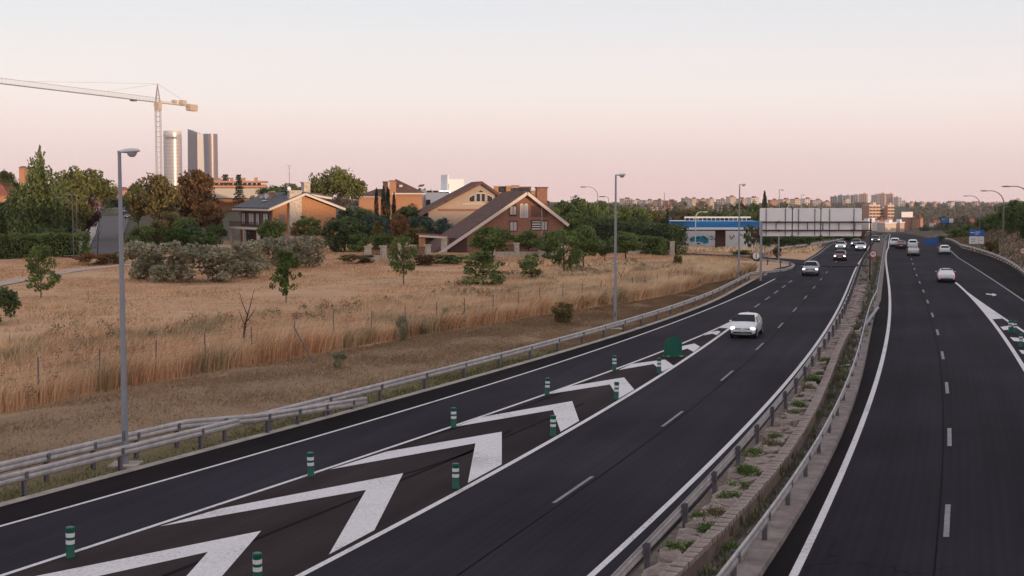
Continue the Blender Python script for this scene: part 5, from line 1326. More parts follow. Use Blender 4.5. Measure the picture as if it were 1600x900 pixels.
# ------------------------------------------------------------------ trees, shrubs, hedges
def crown_points(kind, rng):
    B = []                                          # blobs: centre, radii, number of leaves
    if kind == 'round':
        for k in range(54):
            p = in_ball(1, rng, .35)[0]; B.append(((p[0] * .39, p[1] * .39, .61 + p[2] * .31), np.array((.14, .14, .10)) * rng.uniform(.6, 1.15), 82))
    elif kind == 'umbrella':
        for k in range(95):
            a = rng.uniform(0, 6.28); r = math.sqrt(rng.uniform()) * .42
            zz = .50 + .42 * math.sqrt(max(0, 1 - (r / .46) ** 2)) * rng.uniform(.35, 1.0)
            B.append(((r * math.cos(a), r * math.sin(a), zz), np.array((.11, .11, .085)) * rng.uniform(.7, 1.15), 85))
    elif kind == 'poplar':
        for k in range(24):
            a = rng.uniform(0, 6.28); r = rng.uniform(.04, .40) if k else 0; H = rng.uniform(.55, .95) * (1.08 - r * .7) if k else .98
            for j in range(9):
                t = (j + .5) / 9; f = (.35 + .75 * math.sin(math.pi * min(1, t * .8 + .18)))
                B.append(((r * math.cos(a) * (.7 + .5 * t), r * math.sin(a) * (.7 + .5 * t), .06 + t * (H - .06)), np.array((.15 * f, .15 * f, .085)), 42))
    elif kind == 'cypress':
        for k in range(26):
            t = (k + .5) / 26; f = math.sin(math.pi * min(1, (t * .86 + .12))) ** .6
            B.append(((rng.uniform(-.05, .05), rng.uniform(-.05, .05), .03 + t * .95), np.array((.46 * f, .46 * f, .05)), 70))
    elif kind == 'conifer':
        for k in range(90):
            t = rng.uniform() ** .8; a = rng.uniform(0, 6.28); R = .48 * (1 - t) ** .8; r = R * rng.uniform(.3, 1)
            B.append(((r * math.cos(a), r * math.sin(a), .10 + t * .86 - r * .22), np.array((.10 * (1.15 - t), .10 * (1.15 - t), .028)), 32))
    elif kind == 'cedar':
        for k in range(15):
            t = (k + .5) / 15; R = .45 * (1 - t * .75)
            for q in range(5):
                a = q * 1.256 + k * .7 + rng.uniform(-.3, .3); r = R * rng.uniform(.35, .95)
                B.append(((r * math.cos(a), r * math.sin(a), .28 + t * .70 + r * .1), np.array((.13 * (1.1 - t * .5), .13 * (1.1 - t * .5), .018)), 30))
    elif kind == 'bush':
        for k in range(34):
            p = in_ball(1, rng, .3)[0]; B.append(((p[0] * .40, p[1] * .40, max(.06, .46 + p[2] * .43)), np.array((.15, .15, .14)) * rng.uniform(.7, 1.15), 85))
    elif kind == 'open':
        for k in range(60):
            p = in_ball(1, rng, .2)[0]; B.append(((p[0] * .42, p[1] * .42, .57 + p[2] * .38), np.array((.10, .10, .075)) * rng.uniform(.6, 1.2), 42))
    elif kind == 'low':      # young oak leafy almost to the ground
        for k in range(62):
            t = rng.uniform() ** .7; a = rng.uniform(0, 6.28); R = .46 * math.sin(math.pi * min(1, .16 + t * .72)); r = R * rng.uniform(.1, 1)
            B.append(((r * math.cos(a), r * math.sin(a), .14 + t * .78), np.array((.11, .11, .065)) * rng.uniform(.6, 1.2), 42))
    P, T = [], []
    for c, r, n in B:
        P.append(np.array(c) + in_ball(n, rng) * r); T.append(np.full(n, rng.uniform(.72, 1.25)) * rng.uniform(.72, 1.28, n))
    return np.concatenate(P), np.concatenate(T)
LEAF = {'round': .042, 'umbrella': .030, 'poplar': .030, 'cypress': .055, 'conifer': .03, 'cedar': .034, 'bush': .050, 'open': .040, 'low': .042}
TRUNK_TOP = {'round': .55, 'umbrella': .62, 'poplar': .6, 'cypress': .3, 'conifer': .95, 'cedar': .95, 'bush': .3, 'open': .62, 'low': .6}
FOL = {'oak': leaf_mat('leaf_oak', (.115, .165, .050), (.175, .225, .068)), 'oak_dark': leaf_mat('leaf_dark', (.075, .112, .042), (.115, .155, .055), .15),
       'poplar': leaf_mat('leaf_poplar', (.105, .14, .052), (.15, .185, .068)), 'pine': leaf_mat('leaf_pine', (.105, .12, .038), (.175, .172, .055), .15),
       'tan': leaf_mat('leaf_tan_green', (.14, .125, .045), (.22, .165, .065), .3), 'brown': leaf_mat('leaf_brown', (.12, .070, .030), (.18, .10, .042), .3),
       'purple': leaf_mat('leaf_purple', (.055, .02, .028), (.075, .03, .03)), 'teal': leaf_mat('leaf_blue_green', (.058, .095, .072), (.09, .13, .092), .15),
       'grey': leaf_mat('leaf_silver_grey', (.30, .285, .19), (.375, .345, .24), .3), 'yellow': leaf_mat('leaf_yellow_green', (.15, .125, .03), (.20, .15, .045), .3),
       'cyp': leaf_mat('leaf_cypress', (.022, .036, .018), (.036, .050, .022), .1), 'bright': leaf_mat('leaf_fresh_green', (.07, .12, .028), (.11, .165, .04), .3),
       'rust': leaf_mat('leaf_rust', (.24, .11, .045), (.30, .16, .07), .3)}
TPL = {}
def template(kind, fol, var):
    key = (kind, fol, var)
    if key in TPL: return TPL[key]
    gk = (kind, var)
    if gk not in TPL:
        rng = np.random.default_rng(sum(map(ord, kind)) * 7 + var)
        P, T = crown_points(kind, rng); V, Fq = cards(P, LEAF[kind], rng, up=.3)
        b = MB(); tt = TRUNK_TOP[kind]; r0 = .016 if kind in ('open', 'low') else .022
        lean = rng.uniform(-.02, .02, 2)
        b.tube([(0, 0, -.04), (lean[0], lean[1], tt * .5), (lean[0] * 2, lean[1] * 2, tt)], [r0, r0 * .8, r0 * .45], 7)
        if kind in ('round', 'umbrella', 'open', 'low', 'poplar'):
            for q in range(7):
                a = q * .9 + rng.uniform(0, .4); s = tt * rng.uniform(.5, .9); R = rng.uniform(.16, .32) * (.5 if kind == 'poplar' else 1)
                b.tube([(lean[0] * 1.5, lean[1] * 1.5, s), (R * .5 * math.cos(a), R * .5 * math.sin(a), s + .10), (R * math.cos(a), R * math.sin(a), s + .24)], [r0 * .5, r0 * .35, r0 * .15], 5)
        t = b.build('trunk', M_trunk, smooth=True); TPL[gk] = (V, Fq, T, t.data); bpy.data.objects.remove(t)
    V, Fq, T, tm = TPL[gk]
    o = np_mesh('crown', V, Fq, FOL[fol], tone=T); me = o.data; bpy.data.objects.remove(o)
    TPL[key] = (me, tm); return TPL[key]
TREE_N = [0]
def tree(name, label, kind, fol, px, D, top, wpx, group=None, cat='tree', base=None, pdepth=1.0, sink=0.0):
    if base is not None:                             # base pixel given: stand it where that pixel meets the ground
        D = gp(px, base, .7)[1]
        for _ in range(6):
            x = pt(px, base, D)[0]; D = gp(px, base, tz(x, D))[1]
    x, _, zt = pt(px, top, D); g = tz(x, D) - sink; h = max(.6, zt - g); w = wpx * D / F_PX
    me, tm = template(kind, fol, TREE_N[0] % 3); TREE_N[0] += 1
    r = thing(name, label, cat, (x, D, g), rnd.uniform(0, 6.28), group); w *= 1.12; r.scale = (w, w * pdepth, h)
    link('crown', me, r); link('trunk', tm, r)
    return r
GH, GF, GG = 'trees among the houses', 'young trees in the dry field', 'bushes before the gardens'
# left: poplar and pines behind the clipped hedge
tree('poplar_tree', 'tall multi-stemmed poplar rising over the clipped hedge', 'poplar', 'poplar', 62, 188, 232, 92, GH)
tree('conifer_tree', 'dark pointed conifer rising just behind the tall poplar', 'conifer', 'oak_dark', 62, 215, 224, 46, GH)
tree('pine_tree', 'broad umbrella pine between the poplar and the climbing street', 'umbrella', 'pine', 128, 232, 254, 98, GH)
tree('pine_tree', 'umbrella pine by the red roofed house, half hidden by the poplar', 'umbrella', 'pine', 2, 245, 261, 70, GH)
tree('broadleaf_tree', 'rounded tree below the umbrella pine where the street starts', 'round', 'pine', 108, 212, 293, 66, GH)
tree('plum_tree', 'purple-leaved tree below the umbrella pine beside the street', 'round', 'purple', 137, 225, 309, 44, GH)
tree('conifer_tree', 'dark spreading conifer behind the hedge lamps', 'conifer', 'oak_dark', 104, 190, 333, 78, GH)
tree('broadleaf_tree', 'dark leafy tree covering the wall under the orange chimney', 'bush', 'oak_dark', 38, 200, 276, 50, GH)
tree('broadleaf_tree', 'dark green tree behind the hedge below the red roof', 'round', 'oak_dark', 12, 195, 306, 70, GH)
tree('broadleaf_tree', 'dark bushy tree behind the hedge, between poplar stems and hedge lamps', 'bush', 'oak_dark', 78, 182, 350, 60, GH)
tree('broadleaf_tree', 'small dark green tree at the head of the street', 'bush', 'oak_dark', 180, 400, 309, 40, GH)
tree('conifer_tree', 'dark conifer at the foot of the umbrella pine beside the street', 'conifer', 'oak_dark', 168, 330, 284, 26, GH)
# between the street and the orange brick house
tree('willow_tree', 'large tan green weeping tree beside the climbing street', 'round', 'tan', 240, 232, 268, 84, GH)
tree('broadleaf_tree', 'rust brown tree next to the tan weeping tree', 'round', 'brown', 305, 240, 263, 72, GH)
tree('broadleaf_tree', 'green tree crown peeping over the tan weeping tree', 'round', 'pine', 215, 250, 279, 44, GH)
tree('broadleaf_tree', 'brown-leaved tree before the slate roofed house corner', 'round', 'brown', 322, 222, 312, 56, GH)
for i, (px, D, top, w, fol, lab) in enumerate(((222, 200, 348, 44, 'oak', 'green bush behind the silver shrubs at the street corner'), (248, 204, 340, 44, 'tan', 'olive bush under the tan weeping tree'), (272, 198, 352, 50, 'bright', 'fresh green bush in the garden under the tan tree'),
        (300, 203, 350, 46, 'teal', 'blue-green bush in the garden before the brown tree'), (318, 196, 358, 46, 'bright', 'fresh green bush beside the slate roofed house'), (338, 206, 346, 34, 'oak_dark', 'dark bush against the slate roofed house wall'), (206, 190, 366, 26, 'oak', 'small green bush by the street beside the big lamp post'), (262, 214, 326, 50, 'tan', 'tall olive bush below the tan weeping tree'), (292, 212, 334, 44, 'oak', 'tall green bush below the rust brown tree'))):
    tree('garden_bush', lab, 'bush', fol, px, D, top, w, GG, 'bush')
tree('fir_tree', 'layered dark conifer standing before the arcade building', 'cedar', 'cyp', 373, 330, 272, 22, GH)
tree('cedar_tree', 'flat-topped cedar over the arcade building roof', 'cedar', 'cyp', 352, 372, 272, 26, GH)
for i, (px, D, top, w, lab) in enumerate(((428, 300, 288, 46, 'dark tree behind the slate roof near the aerial'), (452, 310, 285, 44, 'dark tree behind the aerial of the brick house'), (476, 300, 288, 34, 'dark tree between the aerial and the big umbrella pine'), (410, 320, 292, 40, 'low dark tree behind the slate roof ridge'))):
    tree('broadleaf_tree', lab, 'round', 'oak_dark', px, D, top, w, GH)
tree('pine_tree', 'big umbrella pine behind the orange brick house', 'umbrella', 'pine', 530, 252, 257, 90, GH)
tree('pine_tree', 'smaller pine crown touching the big umbrella pine', 'round', 'pine', 492, 258, 270, 34, GH)
tree('broadleaf_tree', 'dark tree filling in under the big umbrella pine', 'bush', 'oak_dark', 556, 240, 318, 66, GH)
tree('fig_tree', 'big-leaved orange and green bush against the orange gable', 'open', 'oak', 481, 203, 334, 46, GG, 'bush')
tree('fig_tree', 'rust tinged bush beside the fig at the orange gable', 'open', 'rust', 470, 204, 344, 40, GG, 'bush')
tree('garden_bush', 'green bush at the balcony corner of the orange brick house', 'bush', 'oak', 424, 198, 337, 46, GG, 'bush')
tree('broadleaf_tree', 'large dark rounded tree right beside the orange brick house', 'bush', 'oak_dark', 537, 192, 333, 78, GH)
tree('broadleaf_tree', 'green lower bush in front of the large dark rounded tree', 'bush', 'oak', 562, 190, 362, 40, GH)
for px, w, lab, top, D in ((588, 8, 'slim cypress, first of the row before the orange house', 294, 270), (599, 10, 'slim cypress, second of the row before the orange house', 291, 272), (606, 9, 'slim cypress, third of the row before the orange house', 293, 268), (615.5, 8, 'short slim cypress under the brick chimneys', 301, 266)):
    tree('cypress_tree', lab, 'cypress', 'cyp', px, D, top, w, 'cypresses before the orange house')
for i, (px, D, top, w, kind, fol, lab) in enumerate(((585, 230, 330, 50, 'bush', 'teal', 'blue-green conifer bush under the cypress row'), (612, 215, 338, 36, 'bush', 'teal', 'blue-green bush beside the rust tinted tree'), (627, 206, 332, 34, 'round', 'rust', 'rust tinted tree in the garden conifers'), (590, 200, 346, 24, 'cypress', 'yellow', 'yellow-green pointed shrub in the garden conifers'),
        (652, 203, 352, 42, 'bush', 'yellow', 'yellow-green tree before the beige house garden'), (600, 196, 362, 44, 'bush', 'oak', 'low green bush behind the railing wall'), (655, 222, 332, 46, 'bush', 'teal', 'blue-green hedge-like conifer left of the beige house'), (682, 214, 337, 56, 'bush', 'teal', 'wide blue-green conifer below the beige house wall'), (706, 210, 346, 40, 'bush', 'teal', 'blue-green conifer next to the sloping brown roof'), (692, 205, 359, 26, 'bush', 'purple', 'purple shrub against the sloping brown roof'), (640, 240, 318, 54, 'round', 'oak_dark', 'dark tree before the orange hipped house'), (668, 206, 360, 32, 'bush', 'teal', 'small blue-green bush by the porch pillars'))):
    tree('garden_bush' if kind == 'bush' else 'garden_tree', lab, kind, fol, px, D, top, w, GG, 'bush' if kind == 'bush' else 'tree')
# silver-grey shrub belt
GS = 'silver-grey shrubs along the field'
for px, base, top, w, lab in ((215, 437, 376, 60, 'silver-grey shrub at the street end of the belt'), (256, 440, 377, 70, 'broad silver-grey shrub beside the big lamp post'), (300, 441, 381, 76, 'wide silver-grey shrub in the middle of the belt'), (342, 441, 384, 66, 'silver-grey shrub dipping lowest in the belt'), (384, 434, 377, 60, 'silver-grey shrub where the belt steps back'), (418, 424, 372, 56, 'tall silver-grey shrub before the orange brick house balcony'), (450, 420, 370, 56, 'tall silver-grey shrub before the stone stack'), (482, 418, 370, 48, 'silver-grey shrub at the orange gable end of the belt')):
    tree('silver_shrub', lab, 'bush', 'grey', px, None, top - 6, w + 6, GS, 'shrub', base=base, pdepth=1.1)
# young trees in the field
for px, base, top, w, kind, fol, lab in ((62, 465, 380, 58, 'low', 'oak', 'young olive-green tree alone beside the footpath'), (446, 472, 386, 50, 'low', 'bright', 'young fresh-green tree leaning before the silver shrubs'), (630, 445, 364, 50, 'open', 'oak', 'slender young tree before the porch pillars'),
        (754, 456, 390, 80, 'low', 'oak', 'low bushy oak in the field below the sloping roof'), (768, 408, 353, 76, 'round', 'oak', 'rounded tree covering the brick gable corner'), (830, 443, 394, 42, 'open', 'oak', 'small round-headed tree with a bare stem'), (882, 433, 353, 78, 'open', 'oak', 'tallest young oak in the row before the brick gable'),
        (912, 421, 350, 60, 'round', 'oak', 'dense young oak second in the row by the lamp post'), (945, 409, 372, 34, 'round', 'oak_dark', 'small dark tree touching the lamp post near the marker'), (826, 402, 358, 50, 'round', 'oak', 'green tree in front of the brick gable windows'), (978, 405, 362, 54, 'round', 'oak', 'green tree at the start of the long clipped hedge'), (857, 403, 372, 36, 'round', 'oak_dark', 'dark shrubby tree at the brick house pillar')):
    tree('young_tree', lab, kind, fol, px, None, top, w, GF, 'tree', base=base)
tree('round_shrub', 'dark clipped round shrub at the picture edge in the dry grass', 'bush', 'oak_dark', -4, None, 444, 62, None, 'shrub', base=507)
# dark trees between the brick gable and the filling station
GB = 'dark trees behind the clipped hedge'
for i, (px, D, top, w, fol, lab) in enumerate(((880, 245, 312, 44, 'oak_dark', 'dark tree against the brick chimney'), (903, 262, 305, 50, 'oak_dark', 'dark tree top next to the double mast'), (925, 240, 316, 44, 'oak', 'green tree below the double mast'), (938, 270, 312, 40, 'oak_dark', 'dark tree just beyond the double mast'), (965, 256, 318, 56, 'oak', 'green tree behind the lamp post shaft'), (995, 262, 322, 50, 'oak', 'green tree past the lamp post over the hedge'), (1020, 290, 330, 44, 'tan', 'olive tree over the far end of the hedge'), (1000, 235, 334, 44, 'oak_dark', 'dark tree over the hedge middle'), (900, 220, 330, 54, 'oak', 'green tree behind the young oaks'), (948, 222, 336, 50, 'oak', 'green tree behind the small dark tree'), (1040, 275, 335, 30, 'oak_dark', 'dark tree touching the blue canopy end'), (866, 232, 322, 34, 'oak', 'green tree peeping past the white rake board'), (1100, 330, 326, 50, 'oak', 'green tree rising over the canopy beyond the white lamp'), (1130, 345, 328, 50, 'bright', 'bright green tree over the canopy middle'), (1160, 335, 327, 46, 'oak', 'green tree over the canopy beside the slender lamp post'), (1075, 350, 326, 50, 'tan', 'olive tree over the canopy start'))):
    tree('broadleaf_tree', lab, 'round', fol, px, D, top, w, GB)
for px, D, top, w, lab in ((1043, 262, 325, 6, 'thin cypress beside the blue canopy end'), (1010, 285, 328, 6, 'thin cypress over the hedge')):
    tree('cypress_tree', lab, 'cypress', 'cyp', px, D, top, w, 'thin cypresses by the canopy')
tree('cypress_tree', 'tall dark cypress standing above the first sign back', 'cypress', 'cyp', 1195, 330, 299, 11, 'thin cypresses by the canopy')
for i, (px, D, top, w, fol, kind, lab) in enumerate(((1180, 320, 312, 26, 'oak_dark', 'round', 'dark tree at the foot of the tall cypress'), (1195, 200, 358, 26, 'oak_dark', 'round', 'dark tree behind the gantry leg'), (1170, 205, 347, 18, 'oak_dark', 'open', 'thin dark tree before the graffiti wall'), (1178, 212, 352, 14, 'brown', 'open', 'bare brownish tree before the graffiti wall'), (1228, 215, 366, 36, 'oak_dark', 'bush', 'dark tree under the first sign back'), (1248, 222, 366, 36, 'oak_dark', 'bush', 'dark tree under the second sign back'), (1272, 250, 366, 40, 'oak', 'bush', 'green tree under the third sign back'), (1300, 265, 362, 44, 'oak', 'bush', 'green tree behind the merging guardrail'), (1325, 280, 360, 34, 'bright', 'bush', 'light green tree below the last sign back'), (1160, 195, 390, 40, 'oak', 'bush', 'low green bush in front of the graffiti wall'), (1215, 188, 385, 16, 'brown', 'bush', 'brown bush by the access road'), (1345, 330, 358, 18, 'rust', 'bush', 'orange tinted shrub beyond the gantry end'), (1183, 178, 396, 26, 'oak', 'bush', 'bush by the round sign back'))):
    tree('broadleaf_tree' if top < 380 else 'roadside_bush', lab, kind, fol, px, D, top, w, 'trees around the junction', 'tree' if top < 380 else 'bush')
# outbound side
for i, (px, D, top, w, fol, kind, lab) in enumerate(((1592, 215, 309, 44, 'oak_dark', 'round', 'dark tree crowning the earth bank at the picture edge'), (1572, 238, 318, 36, 'oak_dark', 'round', 'dark tree behind the tallest curved lamp'), (1606, 190, 314, 40, 'oak_dark', 'round', 'dark tree nearest the round sign on the bank'), (1556, 262, 330, 40, 'oak', 'bush', 'green bush on the bank behind the two-tier sign'), (1540, 285, 336, 36, 'oak', 'bush', 'green bush following down the bank'), (1580, 226, 330, 40, 'oak', 'bush', 'green bush under the dark bank trees'), (1500, 330, 353, 30, 'oak', 'bush', 'green bush lower on the bank past the two-tier sign'), (1488, 345, 357, 26, 'oak', 'bush', 'green bush at the bank foot near the blue signs'), (1515, 320, 348, 26, 'oak', 'bush', 'green bush beside the orange kiosk'), (1470, 275, 367, 12, 'oak_dark', 'bush', 'small dark bush behind the blue arrow signs'), (1545, 205, 375, 16, 'brown', 'bush', 'low brown scrub under the two-tier sign'), (1556, 195, 372, 12, 'yellow', 'bush', 'low yellow scrub at the tallest curved lamp'))):
    tree('bank_tree' if kind == 'round' else 'bank_bush', lab, kind, fol, px, D, top, w, 'trees and scrub on the earth bank', 'tree' if kind == 'round' else 'bush')
# small field shrubs
for px, base, top, w, fol, lab in ((150, 414, 393, 62, 'rust', 'rust dry scrub across the foot of the climbing street'), (186, 412, 391, 40, 'tan', 'olive dry scrub at the street foot by the lamp post'), (880, 503, 470, 36, 'tan', 'dry green bush growing through the wire fence'), (1060, 425, 396, 16, 'yellow', 'yellow-green bush beside the access road'), (628, 532, 488, 22, 'grey', 'grey-green bush in the fence line grass'), (695, 510, 478, 22, 'grey', 'grey-green bush between two fence posts'), (560, 412, 396, 60, 'tan', 'low olive scrub at the field edge'), (660, 415, 395, 40, 'brown', 'low brown scrub under the porch pillars'), (700, 412, 396, 60, 'oak', 'low green scrub at the timber door'), (530, 574, 545, 24, 'grey', 'grey bush beside the leaning brace pole')):
    tree('field_bush', lab, 'bush', fol, px, None, top, w, 'scrub in the dry field', 'bush', base=base)

def hedge(name, label, p0, p1, width, top0, top1, fol, n=5200, size=.22):
    """clipped hedge between two ground points"""
    (xa, ya), (xb, yb) = p0, p1; L = math.dist(p0, p1); a = math.atan2(yb - ya, xb - xa)
    g0 = tz(xa, ya); rng = np.random.default_rng(int(L * 10))
    u = rng.uniform(0, L, n); ends = rng.uniform(size=n) < .22; u = np.where(ends, np.where(rng.uniform(size=n) < .5, np.abs(rng.normal(0, L * .03, n)), L - np.abs(rng.normal(0, L * .03, n))), u); g = np.array([tz(xa + (xb - xa) * q / L, ya + (yb - ya) * q / L) for q in u]) - g0
    H = top0 + (top1 - top0) * u / L + .12 * np.sin(u * 1.3) + .08 * np.sin(u * 3.1)
    side = rng.uniform(0, 1, n); v = np.where(side < .45, -width / 2, np.where(side < .6, width / 2, rng.uniform(-width / 2, width / 2, n))) + rng.normal(0, .13, n)
    v = np.where(ends, rng.uniform(-width / 2, width / 2, n), v); z = np.where((side < .6) | ends, rng.uniform(0, 1, n) * H, H - np.abs(rng.normal(0, .12, n)))
    P = np.stack([u * math.cos(a) - v * math.sin(a), u * math.sin(a) + v * math.cos(a), g + z], 1)
    V, Fq = cards(P, size, rng)
    r = thing(name, label, 'hedge', (xa, ya, g0))
    np_mesh('foliage', V, Fq, FOL[fol], r, tone=rng.uniform(.65, 1.3, n) * (1 + .15 * np.sin(u * .9)))
    b = MB(); k = 12
    for i in range(1, k - 1):
        q = (i + .5) / k * L; b.box((q * math.cos(a), q * math.sin(a), tz(xa + q * math.cos(a), ya + q * math.sin(a)) - g0 + (top0 + (top1 - top0) * q / L) * .42), (L / k * .9, width * .55, (top0 + (top1 - top0) * q / L) * .8), a)
    b.build('branches', mat('hedge_core', (.03, .035, .018), .9, .2, 2), r)
def at(px, D): return (pt(px, 400, D)[0], D)
hedge('clipped_hedge', 'long clipped green hedge under the tall poplar', at(-60, 168), at(138, 176), 2.2, 2.9, 3.2, 'oak', 5600, .24)
hedge('clipped_hedge', 'long tall clipped hedge running towards the blue canopy', at(925, 208), at(1064, 188), 2.6, 4.6, 4.0, 'oak_dark', 6000, .24)
hedge('clipped_hedge', 'front green hedge below the tall clipped one', at(965, 190), at(1040, 186), 2.0, 3.0, 2.2, 'oak', 2600, .24)

def dead_tree(label, px, base, top, lean):
    D = gp(px, base, .6)[1]; x, _, zt = pt(px, top, D); g = tz(x, D); H = zt - g
    b = MB(); b.tube([(0, 0, -.1), (lean * .4, 0, H * .45), (lean * .7, 0, H * .62)], [.07, .05, .04], 6)
    for dx, f0, f1 in ((-.35, .60, .97), (.35, .62, 1.0), (.12, .3, .55), (-.3, .42, .7), (.5, .5, .74)):
        b.tube([(lean * f0 * 1.1, 0, H * f0), (lean * f0 + dx * .6, dx * .2, H * (f0 + f1) / 2), (lean * f0 + dx, dx * .3, H * f1)], [.03, .02, .008], 5)
    o = b.build('dead_tree', mat('dead_wood', (.07, .04, .035), .9, .2, 4), loc=(x, D, g)); tag(o, label, 'dead tree', 'leafless stems in the dry grass')
dead_tree('leafless thin tree standing in the tall dry grass', 376, 556, 452, .5)
dead_tree('small leafless stem right of the lamp post in tall grass', 968, 455, 418, .2)
dead_tree('bare forked stem on the pavement of the climbing street', 151, 402, 336, .3)

# ------------------------------------------------------------------ far woods: too many and too far to count
def far_woods():
    rng = np.random.default_rng(5); P, T, S = [], [], []
    def add(x, y, h, w, k, t):
        g = terrain(x, y); n = len(x)
        q = in_ball(n * k, rng, .3).reshape(n, k, 3); q[..., 2] = np.abs(q[..., 2]) * .95 + .05
        c = np.stack([x, y, g], 1)[:, None] + q * np.stack([w, w, h], 1)[:, None]
        P.append(c.reshape(-1, 3)); T.append((t[:, None] * rng.uniform(.75, 1.25, (n, k))).ravel()); S.append(np.repeat(w * .42, k))
    for y0, y1, n, k in ((330, 620, 520, 60), (620, 1250, 2300, 34), (1250, 3200, 5200, 18)):
        y = np.sqrt(rng.uniform(y0 ** 2, y1 ** 2, n)); a = rng.uniform(-.42, .42, n); x = a * y
        u = x - ln_edge_mr(y); keep = ((u < -26) | (u > 24)) & ~((a < .02) & (y < 480))
        keep &= ~((y < 1000) & (a > .255) & (a < .30) & (u < 60))
        x, y = x[keep], y[keep]; m = len(x); s = rng.uniform(.6, 1.25, m) * np.where(y < 620, .75, np.where(y > 1250, 1.35, 1.0)) * np.where(rng.uniform(size=m) < .12, 1.6, 1)
        al = x / y; cap = np.where((al > .03) & (al < .245), CAM_H - .0042 * y, np.where(al >= .245, CAM_H - .0035 * y, 99)) - terrain(x, y)
        h = np.minimum(6.0 * s, cap); uu = x - ln_edge_mr(y); h = np.where((y > 760) & (y < 1260) & (uu > 0) & (uu < 300), np.minimum(h, 2.4), h); ok = h > 1.8; x, y, s, h = x[ok], y[ok], s[ok], h[ok]
        add(x, y, h, 3.6 * s, k, rng.uniform(.6, 1.3, len(x)))
    P, T, S = np.concatenate(P), np.concatenate(T), np.concatenate(S)
    V, Fq = cards(P, S, rng, up=.5)
    tag(np_mesh('far_woods', V, Fq, leaf_mat('leaf_far', (.10, .092, .06), (.16, .13, .085), .25, .01), tone=T), kind='stuff')  # leaf colour browned and greyed to stand in for distant haze
far_woods()

# ------------------------------------------------------------------ grass
NOISE_T = np.random.default_rng(99).uniform(0, 1, (128, 128))
def vnoise(x, y):
    xi, yi = np.floor(x).astype(int), np.floor(y).astype(int); fx, fy = x - xi, y - yi
    fx, fy = fx * fx * (3 - 2 * fx), fy * fy * (3 - 2 * fy); g = lambda a, b: NOISE_T[(xi + a) % 128, (yi + b) % 128]
    return (g(0, 0) * (1 - fx) + g(1, 0) * fx) * (1 - fy) + (g(0, 1) * (1 - fx) + g(1, 1) * fx) * fy
def grass_field(name, n, region, hfun, wfun, m, seed, tonefun=None, lean=.45, simple=False):
    rng = np.random.default_rng(seed)
    x, y = region(rng, n); n = len(x); z = terrain(x, y)
    nz = np.clip(.55 * (.5 + .5 * np.sin(x * .55 + 1.7 * np.sin(y * .23)) * np.sin(y * .41 + 1.1 * np.sin(x * .31))) + .45 * vnoise(x / 1.7, y / 2.1), 0, 1); nz2 = .5 * vnoise(x / .8 + 31, y / 1.0) + .5 * vnoise(x / 5 + 7, y / 6)
    h = hfun(x, y, nz, nz2, rng); w = wfun(y) * rng.uniform(.7, 1.3, n)
    a = rng.uniform(0, 2 * np.pi, n); l = h * lean * rng.uniform(.2, 1.2, n)
    wind = np.stack([np.full(n, .25), np.full(n, -.1)], 1) * h[:, None]
    base = np.stack([x, y, z - .03], 1)
    tip = base + np.stack([np.cos(a) * l + wind[:, 0], np.sin(a) * l + wind[:, 1], h], 1)
    mid = base + np.stack([np.cos(a) * l * .3 + wind[:, 0] * .3, np.sin(a) * l * .3 + wind[:, 1] * .3, h * .6], 1)
    f = rng.uniform(0, 2 * np.pi, n); p = np.stack([np.cos(f), np.sin(f), np.zeros(n)], 1) * w[:, None] / 2
    if simple:
        V = np.stack([base - p, base + p, tip], 1).reshape(-1, 3); Fq = np.arange(n * 3).reshape(-1, 3)
    else:
        V = np.stack([base - p, base + p, mid + p * .8, mid - p * .8, tip], 1).reshape(-1, 3)
        i = np.arange(n)[:, None] * 5
        Fq = np.concatenate([i + [[0, 1, 2]], i + [[0, 2, 3]], i + [[3, 2, 4]]], 0)
    t = rng.uniform(.7, 1.25, n)[:, None] * (np.ones((n, 3)) if tonefun is None else tonefun(x, y, nz, nz2, rng))
    return tag(np_mesh(name, V, Fq, m, tone=t if simple else np.tile(t, (3, 1)), k=3), kind='stuff')
M_straw = leaf_mat('dry_grass', (.93, .93, .93), (1, 1, 1), .5, .5)
def reg_tall(rng, n):
    y = np.sqrt(rng.uniform(40 ** 2, 150 ** 2, n)); f = ln_fence(np.minimum(y, 129)) + np.maximum(0, y - 129) * .42
    wid = 16 + 3 * np.sin(y * .12); d = wid * rng.uniform(0, 1, n) ** 1.15
    x = f - d * .95; y = y + d * .3; k = (d < 2.5) | (vnoise(x / 2.4 + 3, y / 3.0 + 9) > .20 + .25 * (rng.uniform(size=n) < .5) * (vnoise(x / 7, y / 8) < .45)); return x[k], y[k]
def tall_h(x, y, nz, nz2, rng):
    d = np.clip((ln_fence(np.minimum(y, 129)) + np.maximum(0, y - 129) * .42 - x) / 17, 0, 1)
    return (.40 + 1.0 * nz + .35 * nz2) * (1 - .5 * d) * rng.uniform(.6, 1.15, len(x)) + .15
def straw_tone(x, y, nz, nz2, rng):
    a = np.array((.84, .57, .36)); b = np.array((.93, .72, .47)); c = np.array((.42, .34, .20)); d = np.array((.64, .36, .21))
    k = np.clip((x + 14) / 30 + .55 * (nz2 - .5) + rng.normal(0, .25, len(x)), 0, 1)[:, None]
    t = a * (1 - k) + b * k
    g = ((vnoise(x / 2.6 + 60, y / 3.4) > .68) & (rng.uniform(size=len(x)) < .6))[:, None]; t = np.where(g, c, t)
    r = ((nz2 > .60) & (rng.uniform(size=len(x)) < .45))[:, None]; return np.where(r, d, t)
grass_field('tall_dry_grass', 235000, reg_tall, tall_h, lambda y: .022 + y * .00022, M_straw, 1, straw_tone)
